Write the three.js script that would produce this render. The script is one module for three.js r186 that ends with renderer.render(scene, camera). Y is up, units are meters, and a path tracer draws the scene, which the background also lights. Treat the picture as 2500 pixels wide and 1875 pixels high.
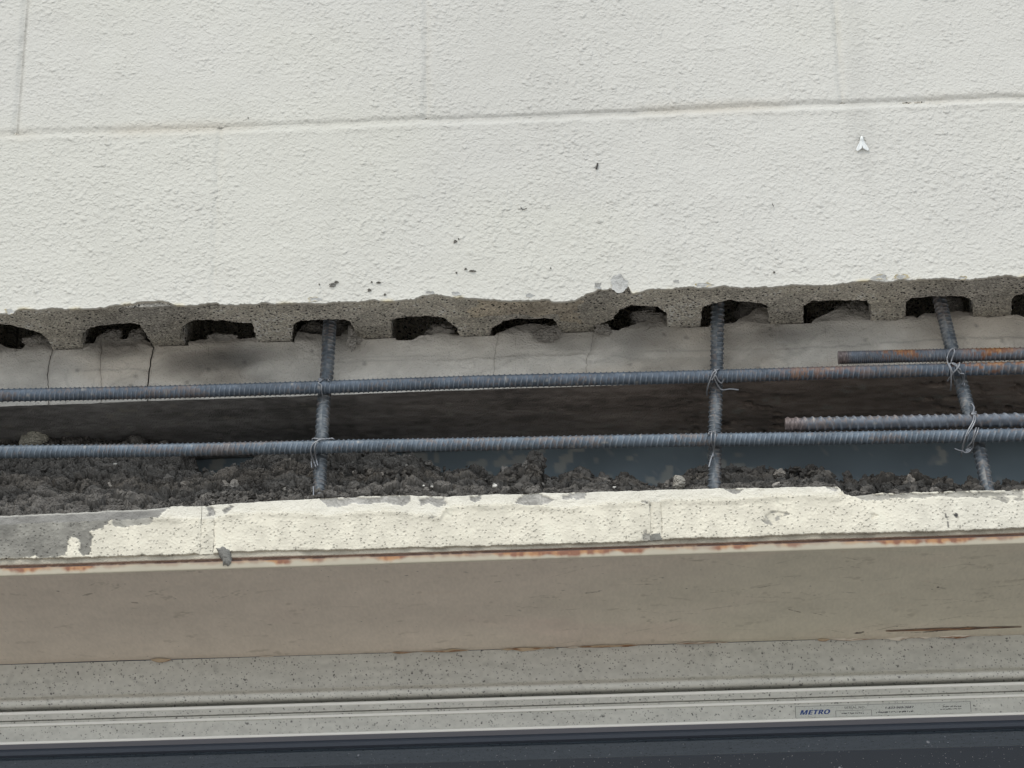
import * as THREE from 'three';
import { mergeGeometries, toCreasedNormals } from 'three/addons/utils/BufferGeometryUtils.js';

// ---------------------------------------------------------------- camera, sky, sun, exposure
const scene = new THREE.Scene();
const camera = new THREE.PerspectiveCamera(15.6088, 4 / 3, 0.05, 200);
camera.position.set(0.10927, 1.63789, 2.31702);
camera.up.set(0.034605, 0.88934, 0.455935);
camera.lookAt(-0.01642, 3.00918, -0.34827);
const EXPOSURE = 1.3;

function overcastSky() {                       // an even, slightly cool overcast sky, brighter overhead
  const w = 64, h = 128, d = new Float32Array(w * h * 4);
  for (let j = 0; j < h; j++) {
    const e = ((j + 0.5) / h - 0.5) * Math.PI, s = Math.max(0, Math.sin(e));
    const L = 1.0 * (0.96 + 0.10 * s);
    for (let i = 0; i < w; i++) {
      const k = (j * w + i) * 4;
      d[k] = L * (0.93 - 0.03 * s); d[k + 1] = L * 1.0; d[k + 2] = L * (1.06 + 0.06 * s); d[k + 3] = 1;
    }
  }
  const t = new THREE.DataTexture(d, w, h, THREE.RGBAFormat, THREE.FloatType);
  t.mapping = THREE.EquirectangularReflectionMapping; t.magFilter = THREE.LinearFilter; t.needsUpdate = true;
  return t;
}
scene.background = overcastSky();
scene.environment = scene.background;
scene.environmentIntensity = 1;

const sun = new THREE.DirectionalLight(0xfff1dd, 0.9);
sun.position.set(-2.6, 9.5, 4.6); sun.target.position.set(0, 2.8, 0);
sun.castShadow = true; sun.shadow.radius = 36; sun.shadow.mapSize.set(2048, 2048);
Object.assign(sun.shadow.camera, { left: -4, right: 4, top: 4, bottom: -4, near: 0.5, far: 20 });
scene.add(sun, sun.target);

// ---------------------------------------------------------------- helpers
let seed = 7;
const rnd = () => { seed = (seed * 1664525 + 1013904223) >>> 0; return seed / 4294967296; };
const rr = (a, b) => a + (b - a) * rnd();
const clamp = (x, a = 0, b = 1) => Math.min(b, Math.max(a, x));
const sst = (a, b, x) => { const t = clamp((x - a) / (b - a)); return t * t * (3 - 2 * t); };
const mix = (a, b, t) => a + (b - a) * t;
const mixC = (a, b, t) => [mix(a[0], b[0], t), mix(a[1], b[1], t), mix(a[2], b[2], t)];
const mulC = (a, k) => [a[0] * k, a[1] * k, a[2] * k];
const lin8 = (r, g, b) => [r, g, b].map(v => { v /= 255; return v <= 0.04045 ? v / 12.92 : Math.pow((v + 0.055) / 1.055, 2.4); });
function hsh(x, y, z) { let h = Math.imul(x, 374761393) + Math.imul(y, 668265263) + Math.imul(z, 2147483647 - 1274126177); h = Math.imul(h ^ (h >>> 13), 1274126177); h ^= h >>> 16; return (h >>> 0) / 4294967296; }
// value noise in the plane; P > 0 makes it repeat after P cells
function vn(x, y, s = 0, P = 0) {
  let i = Math.floor(x), j = Math.floor(y); const f = x - i, g = y - j;
  const u = f * f * f * (f * (f * 6 - 15) + 10), v = g * g * g * (g * (g * 6 - 15) + 10);
  let i1 = i + 1, j1 = j + 1;
  if (P) { i = ((i % P) + P) % P; j = ((j % P) + P) % P; i1 = ((i1 % P) + P) % P; j1 = ((j1 % P) + P) % P; }
  const a = hsh(i, j, s), b = hsh(i1, j, s), c = hsh(i, j1, s), d = hsh(i1, j1, s);
  return (a + (b - a) * u + (c - a) * v + (a - b - c + d) * u * v) * 2 - 1;
}
const fbm = (x, y, s = 0, o = 4) => { let a = 0, k = 0.5, f = 1; for (let n = 0; n < o; n++) { a += k * vn(x * f, y * f, s + n * 17); k *= 0.5; f *= 2.03; } return a; };
function vn3(x, y, z, s = 0) { const k = Math.floor(z), f = z - k, u = f * f * (3 - 2 * f); return mix(vn(x, y, s + k * 131), vn(x, y, s + (k + 1) * 131), u); }
// distances to the two nearest scattered points
function worley(x, y, s = 0, P = 0) {
  const i = Math.floor(x), j = Math.floor(y); let a = 9, b = 9, id = 0;
  for (let dj = -1; dj <= 1; dj++) for (let di = -1; di <= 1; di++) {
    let ci = i + di, cj = j + dj; const wi = P ? ((ci % P) + P) % P : ci, wj = P ? ((cj % P) + P) % P : cj;
    const px = ci + hsh(wi, wj, s), py = cj + hsh(wi, wj, s + 1), d = (px - x) ** 2 + (py - y) ** 2;
    if (d < a) { b = a; a = d; id = hsh(wi, wj, s + 2); } else if (d < b) b = d;
  }
  return [Math.sqrt(a), Math.sqrt(b), id];
}
function lin(p, x) {                           // a polyline y(x) with x rising
  if (x <= p[0][0]) return p[0][1];
  const n = p.length; if (x >= p[n - 1][0]) return p[n - 1][1];
  let a = 0, b = n - 1; while (b - a > 1) { const m = (a + b) >> 1; if (p[m][0] <= x) a = m; else b = m; }
  return mix(p[a][1], p[b][1], (x - p[a][0]) / (p[b][0] - p[a][0] || 1e-9));
}
function inside(poly, x, y) {
  let c = false;
  for (let i = 0, j = poly.length - 1; i < poly.length; j = i++) {
    const [xi, yi] = poly[i], [xj, yj] = poly[j];
    if ((yi > y) !== (yj > y) && x < (xj - xi) * (y - yi) / (yj - yi) + xi) c = !c;
  }
  return c;
}
const inAny = (polys, x, y) => polys.some(p => inside(p, x, y));
// a sheet of (nx + 1) by (ny + 1) points; f(u, v) gives [x, y, z, r, g, b, s, t]
function sheet(nx, ny, f, flip = false) {
  const n = (nx + 1) * (ny + 1), P = new Float32Array(n * 3), C = new Float32Array(n * 3), U = new Float32Array(n * 2), I = [];
  for (let j = 0, k = 0; j <= ny; j++) for (let i = 0; i <= nx; i++, k++) {
    const q = f(i / nx, j / ny, i, j);
    P.set([q[0], q[1], q[2]], k * 3); C.set([q[3] ?? 1, q[4] ?? 1, q[5] ?? 1], k * 3); U.set([q[6] ?? q[0], q[7] ?? q[1]], k * 2);
  }
  for (let j = 0; j < ny; j++) for (let i = 0; i < nx; i++) {
    const a = j * (nx + 1) + i, b = a + 1, c = a + nx + 1, d = c + 1;
    if (flip) I.push(a, c, b, b, c, d); else I.push(a, b, c, b, d, c);
  }
  const g = new THREE.BufferGeometry();
  g.setAttribute('position', new THREE.BufferAttribute(P, 3)); g.setAttribute('color', new THREE.BufferAttribute(C, 3)); g.setAttribute('uv', new THREE.BufferAttribute(U, 2));
  g.setIndex(I); g.computeVertexNormals(); return g;
}
function tint(g, c) {                          // one colour on a geometry that has none
  const n = g.attributes.position.count, C = new Float32Array(n * 3);
  for (let i = 0; i < n; i++) C.set(c, i * 3);
  g.setAttribute('color', new THREE.BufferAttribute(C, 3)); return g;
}
function boxUV(g, keep = false) {                            // uv in metres, by the main direction of each face
  g = g.index ? g.toNonIndexed() : g; if (!keep) g.computeVertexNormals();
  const p = g.attributes.position, n = g.attributes.normal, U = new Float32Array(p.count * 2);
  for (let i = 0; i < p.count; i++) {
    const ax = Math.abs(n.getX(i)), ay = Math.abs(n.getY(i)), az = Math.abs(n.getZ(i));
    U.set(ay >= ax && ay >= az ? [p.getX(i), p.getZ(i)] : ax > az ? [p.getZ(i), p.getY(i)] : [p.getX(i), p.getY(i)], i * 2);
  }
  g.setAttribute('uv', new THREE.BufferAttribute(U, 2)); return g;
}
const box = (x0, x1, y0, y1, z0, z1) => boxUV(new THREE.BoxGeometry(x1 - x0, y1 - y0, z1 - z0).translate((x0 + x1) / 2, (y0 + y1) / 2, (z0 + z1) / 2));
function merged(list) {
  const L = list.map(g => { const q = g.index ? g.toNonIndexed() : g; if (!q.attributes.color) tint(q, [1, 1, 1]); for (const k of Object.keys(q.attributes)) if (!['position', 'normal', 'uv', 'color'].includes(k)) q.deleteAttribute(k); return q; });
  return mergeGeometries(L);
}
const used = {};
const numbered = n => { const k = used[n] = (used[n] ?? -1) + 1; return k ? n + '_' + String(k).padStart(3, '0') : n; };
function part(name, g, m, parent) { const o = new THREE.Mesh(g, m); o.name = parent === scene ? numbered(name) : name; o.castShadow = o.receiveShadow = true; parent.add(o); return o; }
function tag(o, label, category, group) { o.userData.label = label; o.userData.category = category; if (group) o.userData.group = group; return o; }
function thing(name, label, category, p = [0, 0, 0], group) { const o = new THREE.Group(); o.name = numbered(name); o.position.set(...p); scene.add(o); return tag(o, label, category, group); }
const structure = (name, g, m) => { const o = part(name, g, m, scene); o.userData.kind = 'structure'; return o; };

// ---------------------------------------------------------------- textures: grain, colour, fine relief
function tex(w, h, f, metres, srgb = false) {
  const d = new Uint8Array(w * h * 4);
  for (let j = 0, k = 0; j < h; j++) for (let i = 0; i < w; i++, k += 4) {
    const q = f(i / w, j / h, i, j);
    if (typeof q === 'number') { d[k] = d[k + 1] = d[k + 2] = clamp(q) * 255; } else for (let c = 0; c < 3; c++) d[k + c] = clamp(q[c]) * 255;
    d[k + 3] = 255;
  }
  const t = new THREE.DataTexture(d, w, h);
  t.wrapS = t.wrapT = THREE.RepeatWrapping; t.magFilter = THREE.LinearFilter; t.minFilter = THREE.LinearMipmapLinearFilter; t.generateMipmaps = true;
  if (srgb) t.colorSpace = THREE.SRGBColorSpace;
  t.repeat.set(1 / metres[0], 1 / metres[1]); t.needsUpdate = true; return t;
}
// thick sprayed paint over block: rounded lumps of 2 to 6 mm laid one over another, smoother in places
function lumps(w, n, r0, r1, amp, s) {           // a repeating height field of n rounded lumps
  const d = new Float32Array(w * w);
  for (let q = 0; q < n; q++) {
    const x = rnd() * w, y = rnd() * w, r = mix(r0, r1, rnd() ** 1.8), st = rr(0.55, 1), t = rr(-0.9, 0.6), ca = Math.cos(t), sa = Math.sin(t), A = amp(x / w, y / w) * rr(0.35, 1) * (r / r1) ** 0.6 * (rnd() < 0.22 ? -0.7 : 1), R = Math.ceil(r);
    for (let j = -R; j <= R; j++) for (let i = -R; i <= R; i++) {
      const p = (i * ca + j * sa) / r, e = (-i * sa + j * ca) / (r * st), m = 1 - p * p - e * e; if (m <= 0) continue;
      d[((Math.floor(y) + j + w) % w) * w + ((Math.floor(x) + i + w) % w)] += A * m * m;
    }
  }
  return d;
}
const stipple = (() => {
  const w = 2048, d = lumps(w, 95000, 3.0, 10.5, (u, v) => 0.25 + 0.06 * vn(u * 9, v * 9, 4, 9) + 0.10 * vn(u * 30, v * 30, 6, 30), 1);
  return tex(w, w, (u, v, i, j) => 0.35 + 0.55 * d[j * w + i] + 0.05 * vn(u * 600, v * 600, 3, 600), [0.82, 0.82]);
})();
// broken block concrete: grains of 1 to 3 mm and dark voids between them
const concGrain = (u, v) => { const a = worley(u * 110, v * 110, 11, 110), b = worley(u * 230, v * 230, 21, 230); return [a, b]; };
const concreteBump = tex(1024, 1024, (u, v) => { const [a, b] = concGrain(u, v); return 0.25 + 0.5 * sst(0.02, 0.35, a[1] - a[0]) + 0.2 * b[2] - 0.45 * (a[2] > 0.86 ? 1 - sst(0.2, 0.5, a[0]) : 0); }, [0.40, 0.40]);
const concreteMap = tex(1024, 1024, (u, v) => {
  const [a, b] = concGrain(u, v);
  let k = 0.90 + 0.2 * (a[2] - 0.5) + 0.16 * (b[2] - 0.5) + 0.10 * vn(u * 6, v * 6, 31, 6) + 0.06 * vn(u * 24, v * 24, 33, 24);
  if (a[2] > 0.82) k *= mix(0.25, 1, sst(0.18, 0.42, a[0]));
  if (b[2] > 0.90) k *= mix(0.35, 1, sst(0.2, 0.5, b[0]));
  k *= mix(0.75, 1, sst(0.0, 0.10, a[1] - a[0]));
  const w = 0.5 + 0.5 * vn(u * 9, v * 9, 35, 9);
  return [k, k * (0.985 - 0.01 * w), k * (0.955 - 0.035 * w)];
}, [0.40, 0.40], true);
// smeared mortar: fine sand and faint trowel drag
const mortarBump = tex(1024, 1024, (u, v) => 0.5 + 0.18 * vn(u * 40, v * 90, 41, 3600) + 0.16 * vn(u * 200, v * 200, 43, 200) + 0.14 * vn(u * 420, v * 420, 44, 420) + 0.14 * vn(u * 14, v * 22, 45, 154), [0.3, 0.3]);
// gritty painted block: small pits
const gritBump = (() => { const w = 1024, d = lumps(w, 26000, 2.5, 9, () => 0.22, 2); return tex(w, w, (u, v, i, j) => { const a = worley(u * 100, v * 100, 51, 100); return 0.3 + 0.5 * d[j * w + i] - 0.35 * (a[2] > 0.8 ? 1 - sst(0.1, 0.32, a[0]) : 0); }, [0.3, 0.3]); })();
const gritMap = tex(1024, 1024, (u, v) => {
  const du = 0.0022 * vn(u * 160, v * 160, 62, 160), dv = 0.0022 * vn(u * 160, v * 160, 63, 160), a = worley((u + du) * 100, (v + dv) * 100, 51, 100), b = worley((u + dv) * 62, (v + du) * 62, 57, 62), q = worley((u + du) * 210, (v + dv) * 210, 58, 210); let k = 0.97 + 0.04 * vn(u * 30, v * 30, 59, 30);
  const m = sst(-0.35, 0.4, vn(u * 5, v * 5, 61, 5));
  if (a[2] > 0.85) k *= mix(0.66, 1, sst(0.04, 0.26, a[0] + 0.14 * (1 - m) + 0.25 * (a[2] - 0.78)));
  if (b[2] > 0.93) k *= mix(0.62, 1, sst(0.03, 0.2, b[0]));
  if (q[2] > 0.74) k *= mix(0.78, 1, sst(0.05, 0.32, q[0] + 0.1 * (1 - m)));
  return [k, k * 0.995, k * 0.975];
}, [0.3, 0.3], true);
function blots(w, h, base, list) {             // specks, scratches and smears laid on a plain ground
  const d = new Float32Array(w * h * 3);
  for (let j = 0, k = 0; j < h; j++) for (let i = 0; i < w; i++, k += 3) d.set(base(i / w, j / h), k);
  for (const b of list) {
    const R = Math.ceil(Math.max(b.a, b.b) * 1.3) + 1, ca = Math.cos(b.t), sa = Math.sin(b.t);
    for (let j = Math.floor(b.y - R); j <= b.y + R; j++) for (let i = Math.floor(b.x - R); i <= b.x + R; i++) {
      if (j < 0 || j >= h) continue;
      const x = i + 0.5 - b.x, y = j + 0.5 - b.y, p = (x * ca + y * sa) / b.a, q = (-x * sa + y * ca) / b.b;
      let m = 1 - sst(1 - (b.soft ?? 0.6), 1, Math.hypot(p, q) + (b.rough ?? 0.25) * vn(i * (b.nf ?? 0.35), j * (b.nf ?? 0.35), 91));
      m *= b.k; if (m <= 0) continue;
      const k = (j * w + ((i % w) + w) % w) * 3;
      for (let c = 0; c < 3; c++) d[k + c] = mix(d[k + c], b.c[c], m);
    }
  }
  return d;
}
function texOf(d, w, h, metres) { return tex(w, h, (u, v, i, j) => { const k = (j * w + i) * 3; return [d[k], d[k + 1], d[k + 2]]; }, metres, true); }
const speckList = (n, w, h, k0) => Array.from({ length: n }, () => {
  const big = rnd() < 0.018, a = big ? rr(1.8, 4.6) : rr(0.6, 1.9);
  return { x: rr(0, w), y: rr(0, h), a, b: a * rr(0.3, 0.9), t: rr(-0.3, 1.9), k: rr(0.3, 0.85) * k0 * (big ? 0.8 : 1), c: [0.2, 0.2, 0.2], rough: 0.5, soft: 0.7 };
});
const frameTex = (() => {                      // weathered coating with dark mildew specks, 1.1 m by 0.137 m
  const w = 2048, h = 256;
  const L = [];
  for (let n = 0; n < 260; n++) L.push({ x: rr(0, w), y: rr(0, h), a: rr(6, 30), b: rr(3, 10), t: rr(-0.2, 1.7), k: rr(0.03, 0.12), c: [0.45, 0.45, 0.44], rough: 0.6, soft: 1, nf: 0.1 });
  L.push(...speckList(11500, w, h, 1));
  return texOf(blots(w, h, (u, v) => { const k = 0.93 + 0.03 * vn(u * 40, v * 30, 71, 40) + 0.025 * vn(u * 300, v * 40, 72, 300); return [k, k * 0.995, k * 0.972]; }, L), w, h, [1.1, 0.1375]);
})();
const soffitTex = (() => {                     // painted steel: faint drag marks, scuffs, a greener stretch; spans 1.24 m by 0.31 m
  const w = 2048, h = 512, L = [];
  const X = x => (x / 1.24 + 0.5) * w, Y = z => (-z / 0.31) * h;
  for (let n = 0; n < 300; n++) { const s = rnd(); L.push({ x: rr(0, w), y: rr(0, h), a: rr(4, 26) * (s < 0.1 ? 2 : 1), b: rr(1.5, 7), t: rr(-0.5, 0.5), k: rr(0.05, 0.22), c: rnd() < 0.75 ? [0.5, 0.47, 0.42] : [0.86, 0.80, 0.75], rough: 0.9, soft: 0.9, nf: 0.15 }); }
  for (let n = 0; n < 90; n++) L.push({ x: X(rr(0.02, 0.5)), y: rr(0, h), a: rr(8, 45), b: rr(0.8, 2), t: rr(-0.6, 0.5), k: rr(0.08, 0.3), c: [0.44, 0.43, 0.37], rough: 0.7, soft: 0.9 });
  for (const [x, z, a] of [[-0.37, -0.03, 24], [-0.33, -0.05, 18], [-0.27, -0.06, 26], [0.11, -0.06, 30], [0.02, -0.09, 18], [0.30, -0.035, 36], [0.26, -0.10, 30], [0.13, -0.15, 34], [0.42, -0.05, 34], [0.45, -0.12, 40]]) for (let n = 0; n < 9; n++) L.push({ x: X(x) + rr(-a, a), y: Y(z) + rr(-a, a) * 0.5, a: rr(3, 14), b: rr(1.2, 4), t: rr(-0.9, 0.1), k: rr(0.08, 0.26), c: [0.46, 0.44, 0.39], rough: 0.9, soft: 1, nf: 0.25 });
  for (const [x, z, a, b, t, k, d] of [[-0.1006, -0.0287, 4, 1.2, 0, 0.9, 1], [-0.1283, -0.077, 5, 2.5, 0.4, 0.8, 2], [0.3881, -0.0939, 2.5, 3, 0, 0.85, 1], [0.383, -0.0984, 1.5, 1.5, 0, 0.7, 1], [0.3921, -0.0973, 9, 6, 0.2, 0.25, 0], [0.3208, -0.1991, 11, 3.5, -0.1, 0.8, 1], [0.305, -0.0227, 17, 1.1, 0.5, 0.5, 0], [0.309, -0.042, 8, 0.9, 0.4, 0.5, 0], [0.2564, -0.1397, 17, 1.4, 0.6, 0.6, 0], [0.2803, -0.1503, 15, 1.2, 0.6, 0.5, 0], [0.3478, -0.1899, 36, 1.1, -0.45, 0.4, 0], [0.39, -0.2015, 22, 1.4, -0.1, 0.7, 1], [0.3763, -0.2024, 40, 1.2, 0, 0.4, 0], [0.0683, -0.0806, 16, 3, -0.3, 0.4, 0], [0.0418, -0.0747, 4, 2, 0, 0.45, 0], [-0.3972, -0.0487, 14, 3, -0.5, 0.4, 0], [-0.3875, -0.025, 9, 1, -0.7, 0.35, 0], [-0.357, -0.0712, 8, 3, 0.3, 0.4, 0], [-0.3601, -0.0845, 7, 1.2, 0, 0.4, 0], [-0.3241, -0.0623, 12, 9, 0, 0.16, 0], [-0.3983, -0.099, 2, 2, 0, 0.7, 2], [-0.2938, -0.0028, 8, 3, 0, 0.3, 0], [-0.2846, -0.0047, 5, 3, 0, 0.3, 0], [-0.1463, -0.2175, 1, 1, 0, 0.1, 0], [-0.0456, -0.0246, 4, 5, 0, 0.25, 0], [-0.0177, -0.0491, 9, 2, -0.3, 0.25, 0], [0.2269, -0.0801, 14, 2, -0.4, 0.35, 0], [0.2005, -0.0932, 10, 14, 0, 0.12, 0], [0.3063, -0.0999, 14, 1.2, 0.25, 0.35, 0], [0.3036, -0.1345, 7, 1, 0.6, 0.4, 0], [-0.2458, -0.1253, 8, 1.2, 0.3, 0.3, 0], [-0.2395, -0.1358, 5, 3, 0.6, 0.3, 0]]) L.push({ x: X(x), y: Y(z), a, b, t, k, c: d > 1 ? [0.95, 0.93, 0.9] : d ? [0.12, 0.1, 0.1] : [0.36, 0.34, 0.30], rough: 0.55, soft: 0.7, nf: 0.3 });
  L.push(...speckList(420, w, h, 0.7));
  return texOf(blots(w, h, (u, v) => {
    const x = (u - 0.5) * 1.24, g = sst(-0.05, 0.25, x + 0.14 * fbm(u * 7, v * 3, 81)), p = fbm(u * 60, v * 14, 83), q = fbm(u * 9, v * 5, 85), e = 0.02 * vn(u * 700, v * 60, 86);
    const k = 0.91 + 0.03 * p + 0.03 * q + e, o = sst(0.1, 0.5, fbm(u * 5 + 3, v * 3, 87)) * (1 - 0.5 * g);
    return [k * (0.985 - 0.026 * g + 0.02 * o), k * (0.965 - 0.004 * g - 0.008 * o), k * (0.94 - 0.022 * g)];
  }, L), w, h, [1.24, 0.31]);
})();
soffitTex.offset.set(0.5, 0); soffitTex.wrapS = soffitTex.wrapT = THREE.MirroredRepeatWrapping;

// ---------------------------------------------------------------- materials
const std = (o) => new THREE.MeshStandardMaterial({ roughness: 0.9, metalness: 0, vertexColors: true, ...o });
const M = {
  paint: std({ bumpMap: stipple, bumpScale: 0.0040, roughness: 0.72 }),
  concrete: std({ map: concreteMap, bumpMap: concreteBump, bumpScale: 0.0026, roughness: 0.95 }),
  smear: std({ map: concreteMap, bumpMap: mortarBump, bumpScale: 0.0016, roughness: 0.95 }),
  mortar: std({ bumpMap: mortarBump, bumpScale: 0.0017, roughness: 0.95 }),
  lip: std({ map: gritMap, bumpMap: gritBump, bumpScale: 0.0036, roughness: 0.85 }),
  lipBed: std({ bumpMap: mortarBump, bumpScale: 0.0012, roughness: 0.85 }),
  steelPaint: std({ roughness: 0.6 }),
  soffit: std({ map: soffitTex, roughness: 0.62 }),
  backPlate: std({ roughness: 0.5 }),
  bar: std({ roughness: 0.52, metalness: 0.35 }),
  wire: std({ roughness: 0.4, metalness: 0.6, vertexColors: false }),
  rubble: std({ bumpMap: concreteBump, bumpScale: 0.0026, roughness: 1 }),
  frame: std({ map: frameTex, roughness: 0.36 }),
  gasket: std({ roughness: 0.6, vertexColors: false }),
  edge: new THREE.MeshStandardMaterial({ roughness: 0.3, metalness: 0 }),
  plain: std({}),
};
M.wire.color.setRGB(0.29, 0.30, 0.32);
M.edge.color.setRGB(0.86, 0.85, 0.80);  // paler than the frame coat, a painted highlight for its folds
M.gasket.color.setRGB(0.045, 0.055, 0.075);

const WALLC = [0.575, 0.562, 0.518], CREAM = [0.77, 0.73, 0.63], GREY = [0.36, 0.34, 0.31];
const YB = 2.9276, BED = YB + 0.198, PITCH = 0.2032, LEN = 0.4064, X0 = -0.4871;

// ---------------------------------------------------------------- ground and the dark room behind the window
{
  const g = new THREE.PlaneGeometry(120, 120, 1, 1).rotateX(-Math.PI / 2);
  const m = new THREE.MeshStandardMaterial({ roughness: 0.95 }); m.color.setRGB(0.52, 0.485, 0.45);
  m.map = tex(512, 512, (u, v) => { const k = 0.86 + 0.1 * vn(u * 8, v * 8, 101, 8) + 0.08 * vn(u * 90, v * 90, 103, 90); return [k, k, k]; }, [1 / 40, 1 / 40], true);
  structure('ground', g, m);
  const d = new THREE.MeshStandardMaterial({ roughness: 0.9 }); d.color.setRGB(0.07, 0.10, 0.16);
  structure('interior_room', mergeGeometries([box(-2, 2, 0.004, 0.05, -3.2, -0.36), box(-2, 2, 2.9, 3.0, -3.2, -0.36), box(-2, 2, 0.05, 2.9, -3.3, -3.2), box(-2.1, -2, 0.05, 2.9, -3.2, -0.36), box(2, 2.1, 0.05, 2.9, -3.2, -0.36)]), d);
}

// ---------------------------------------------------------------- the block wall: every block its own piece
const paintEdge = [[-0.4878, 2.9241], [-0.4787, 2.9254], [-0.4571, 2.9258], [-0.437, 2.926], [-0.4108, 2.9262], [-0.3893, 2.9265], [-0.377, 2.9283], [-0.3678, 2.9291], [-0.3572, 2.9315], [-0.3418, 2.9321], [-0.3263, 2.9302], [-0.3185, 2.9271], [-0.3108, 2.9261], [-0.2878, 2.9262], [-0.257, 2.9249], [-0.211, 2.9241], [-0.1804, 2.9232], [-0.174, 2.9235], [-0.1435, 2.9236], [-0.1129, 2.9227], [-0.0916, 2.9234], [-0.0824, 2.9272], [-0.0733, 2.9285], [-0.0611, 2.9258], [-0.0519, 2.9242], [-0.0367, 2.9227], [-0.0215, 2.9207], [0.0013, 2.9184], [0.0241, 2.918], [0.0362, 2.9164], [0.0483, 2.9149], [0.0589, 2.9165], [0.0651, 2.9201], [0.0727, 2.9243], [0.0773, 2.9248], [0.0849, 2.9259], [0.0941, 2.9276], [0.1123, 2.9279], [0.1143, 2.9195], [0.1189, 2.9224], [0.1303, 2.9231], [0.156, 2.9243], [0.1863, 2.9248], [0.2164, 2.9236], [0.2467, 2.924], [0.2618, 2.9245], [0.2919, 2.9234], [0.3069, 2.9236], [0.3221, 2.9251], [0.3372, 2.9265], [0.3522, 2.9249], [0.3748, 2.9258], [0.3973, 2.9258], [0.4272, 2.924], [0.4572, 2.9243], [0.4826, 2.925]];
const traced = [[[-0.5186, -0.0748], [-0.5055, -0.0229], [-0.4938, -0.0261], [-0.4848, -0.0277], [-0.4754, -0.035], [-0.4589, -0.046], [-0.4538, -0.0596], [-0.4543, -0.0796]], [[-0.4242, -0.0819], [-0.4221, -0.0587], [-0.4147, -0.0444], [-0.4024, -0.0371], [-0.3863, -0.0341], [-0.3674, -0.0332], [-0.3603, -0.037], [-0.3569, -0.0537], [-0.3549, -0.0838]], [[-0.3236, -0.0854], [-0.3254, -0.0626], [-0.3208, -0.0433], [-0.3083, -0.0328], [-0.2927, -0.0323], [-0.2775, -0.0351], [-0.2659, -0.0408], [-0.2521, -0.0419], [-0.2521, -0.0764]], [[-0.2185, -0.0806], [-0.2129, -0.0481], [-0.2058, -0.0408], [-0.1848, -0.0404], [-0.1632, -0.0414], [-0.1582, -0.045], [-0.1532, -0.0795]], [[-0.1215, -0.0846], [-0.1187, -0.0453], [-0.1044, -0.0415], [-0.0795, -0.0402], [-0.0676, -0.0459], [-0.0593, -0.0595], [-0.055, -0.0697], [-0.0552, -0.0796]], [[-0.0245, -0.0812], [-0.0237, -0.0753], [-0.0193, -0.0674], [-0.0093, -0.0551], [0.0063, -0.053], [0.0372, -0.0544], [0.0415, -0.0638], [0.0425, -0.0852]], [[0.0757, -0.0877], [0.0777, -0.0731], [0.0943, -0.0612], [0.1024, -0.0425], [0.1133, -0.0321], [0.1194, -0.0357], [0.1393, -0.0388], [0.1469, -0.0522], [0.1484, -0.0783]], [[0.1801, -0.0797], [0.1806, -0.0435], [0.1913, -0.0363], [0.2004, -0.0322], [0.208, -0.0296], [0.2204, -0.0353], [0.2357, -0.038], [0.2444, -0.0466], [0.2463, -0.0775]], [[0.2786, -0.0789], [0.2774, -0.0491], [0.2847, -0.0385], [0.3091, -0.0387], [0.3382, -0.0409], [0.3426, -0.0507], [0.3444, -0.0806]], [[0.3768, -0.0791], [0.3753, -0.0468], [0.3808, -0.0393], [0.4005, -0.0376], [0.4311, -0.0398], [0.4395, -0.0484], [0.4433, -0.0775]], [[0.4787, -0.0802], [0.4764, -0.0511], [0.4798, -0.0403], [0.5071, -0.0401], [0.5332, -0.0427], [0.539, -0.0526], [0.5437, -0.0834]]];
const cores = [];                               // loops (x, z) round each hollow, roughened
{
  const generic = cx => [[cx - 0.036, -0.08], [cx - 0.036, -0.05], [cx - 0.029, -0.04], [cx, -0.038], [cx + 0.029, -0.04], [cx + 0.036, -0.05], [cx + 0.036, -0.08]];
  const all = [...traced];
  for (let k = 1; k <= 10; k++) { all.push(generic(-0.489 - 0.1016 * k)); all.push(generic(0.511 + 0.1016 * k)); }
  for (const t of all) {
    const l = t[0], r = t[t.length - 1], loop = [...t, [r[0], -0.15], [r[0] - 0.012, -0.162], [l[0] + 0.012, -0.162], [l[0], -0.15]];
    const out = [];
    for (let i = 0; i < loop.length; i++) {
      const a = loop[i], b = loop[(i + 1) % loop.length], n = Math.max(1, Math.round(Math.hypot(b[0] - a[0], b[1] - a[1]) / 0.0022));
      for (let k = 0; k < n; k++) { const x = mix(a[0], b[0], k / n), z = mix(a[1], b[1], k / n), e = 0.0012; out.push([x + e * vn(x * 420, z * 420, 3) + 0.7 * e * fbm(x * 140, z * 140, 5), z + e * vn(x * 420, z * 420, 4) + 0.7 * e * fbm(x * 140, z * 140, 6)]); }
    }
    out.cx = (l[0] + r[0]) / 2; out.l = l[0]; out.r = r[0]; cores.push(out);
  }
}
const wall = thing('block_wall', 'pale painted concrete block wall with stippled coat and broken lower edge', 'wall');
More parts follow.
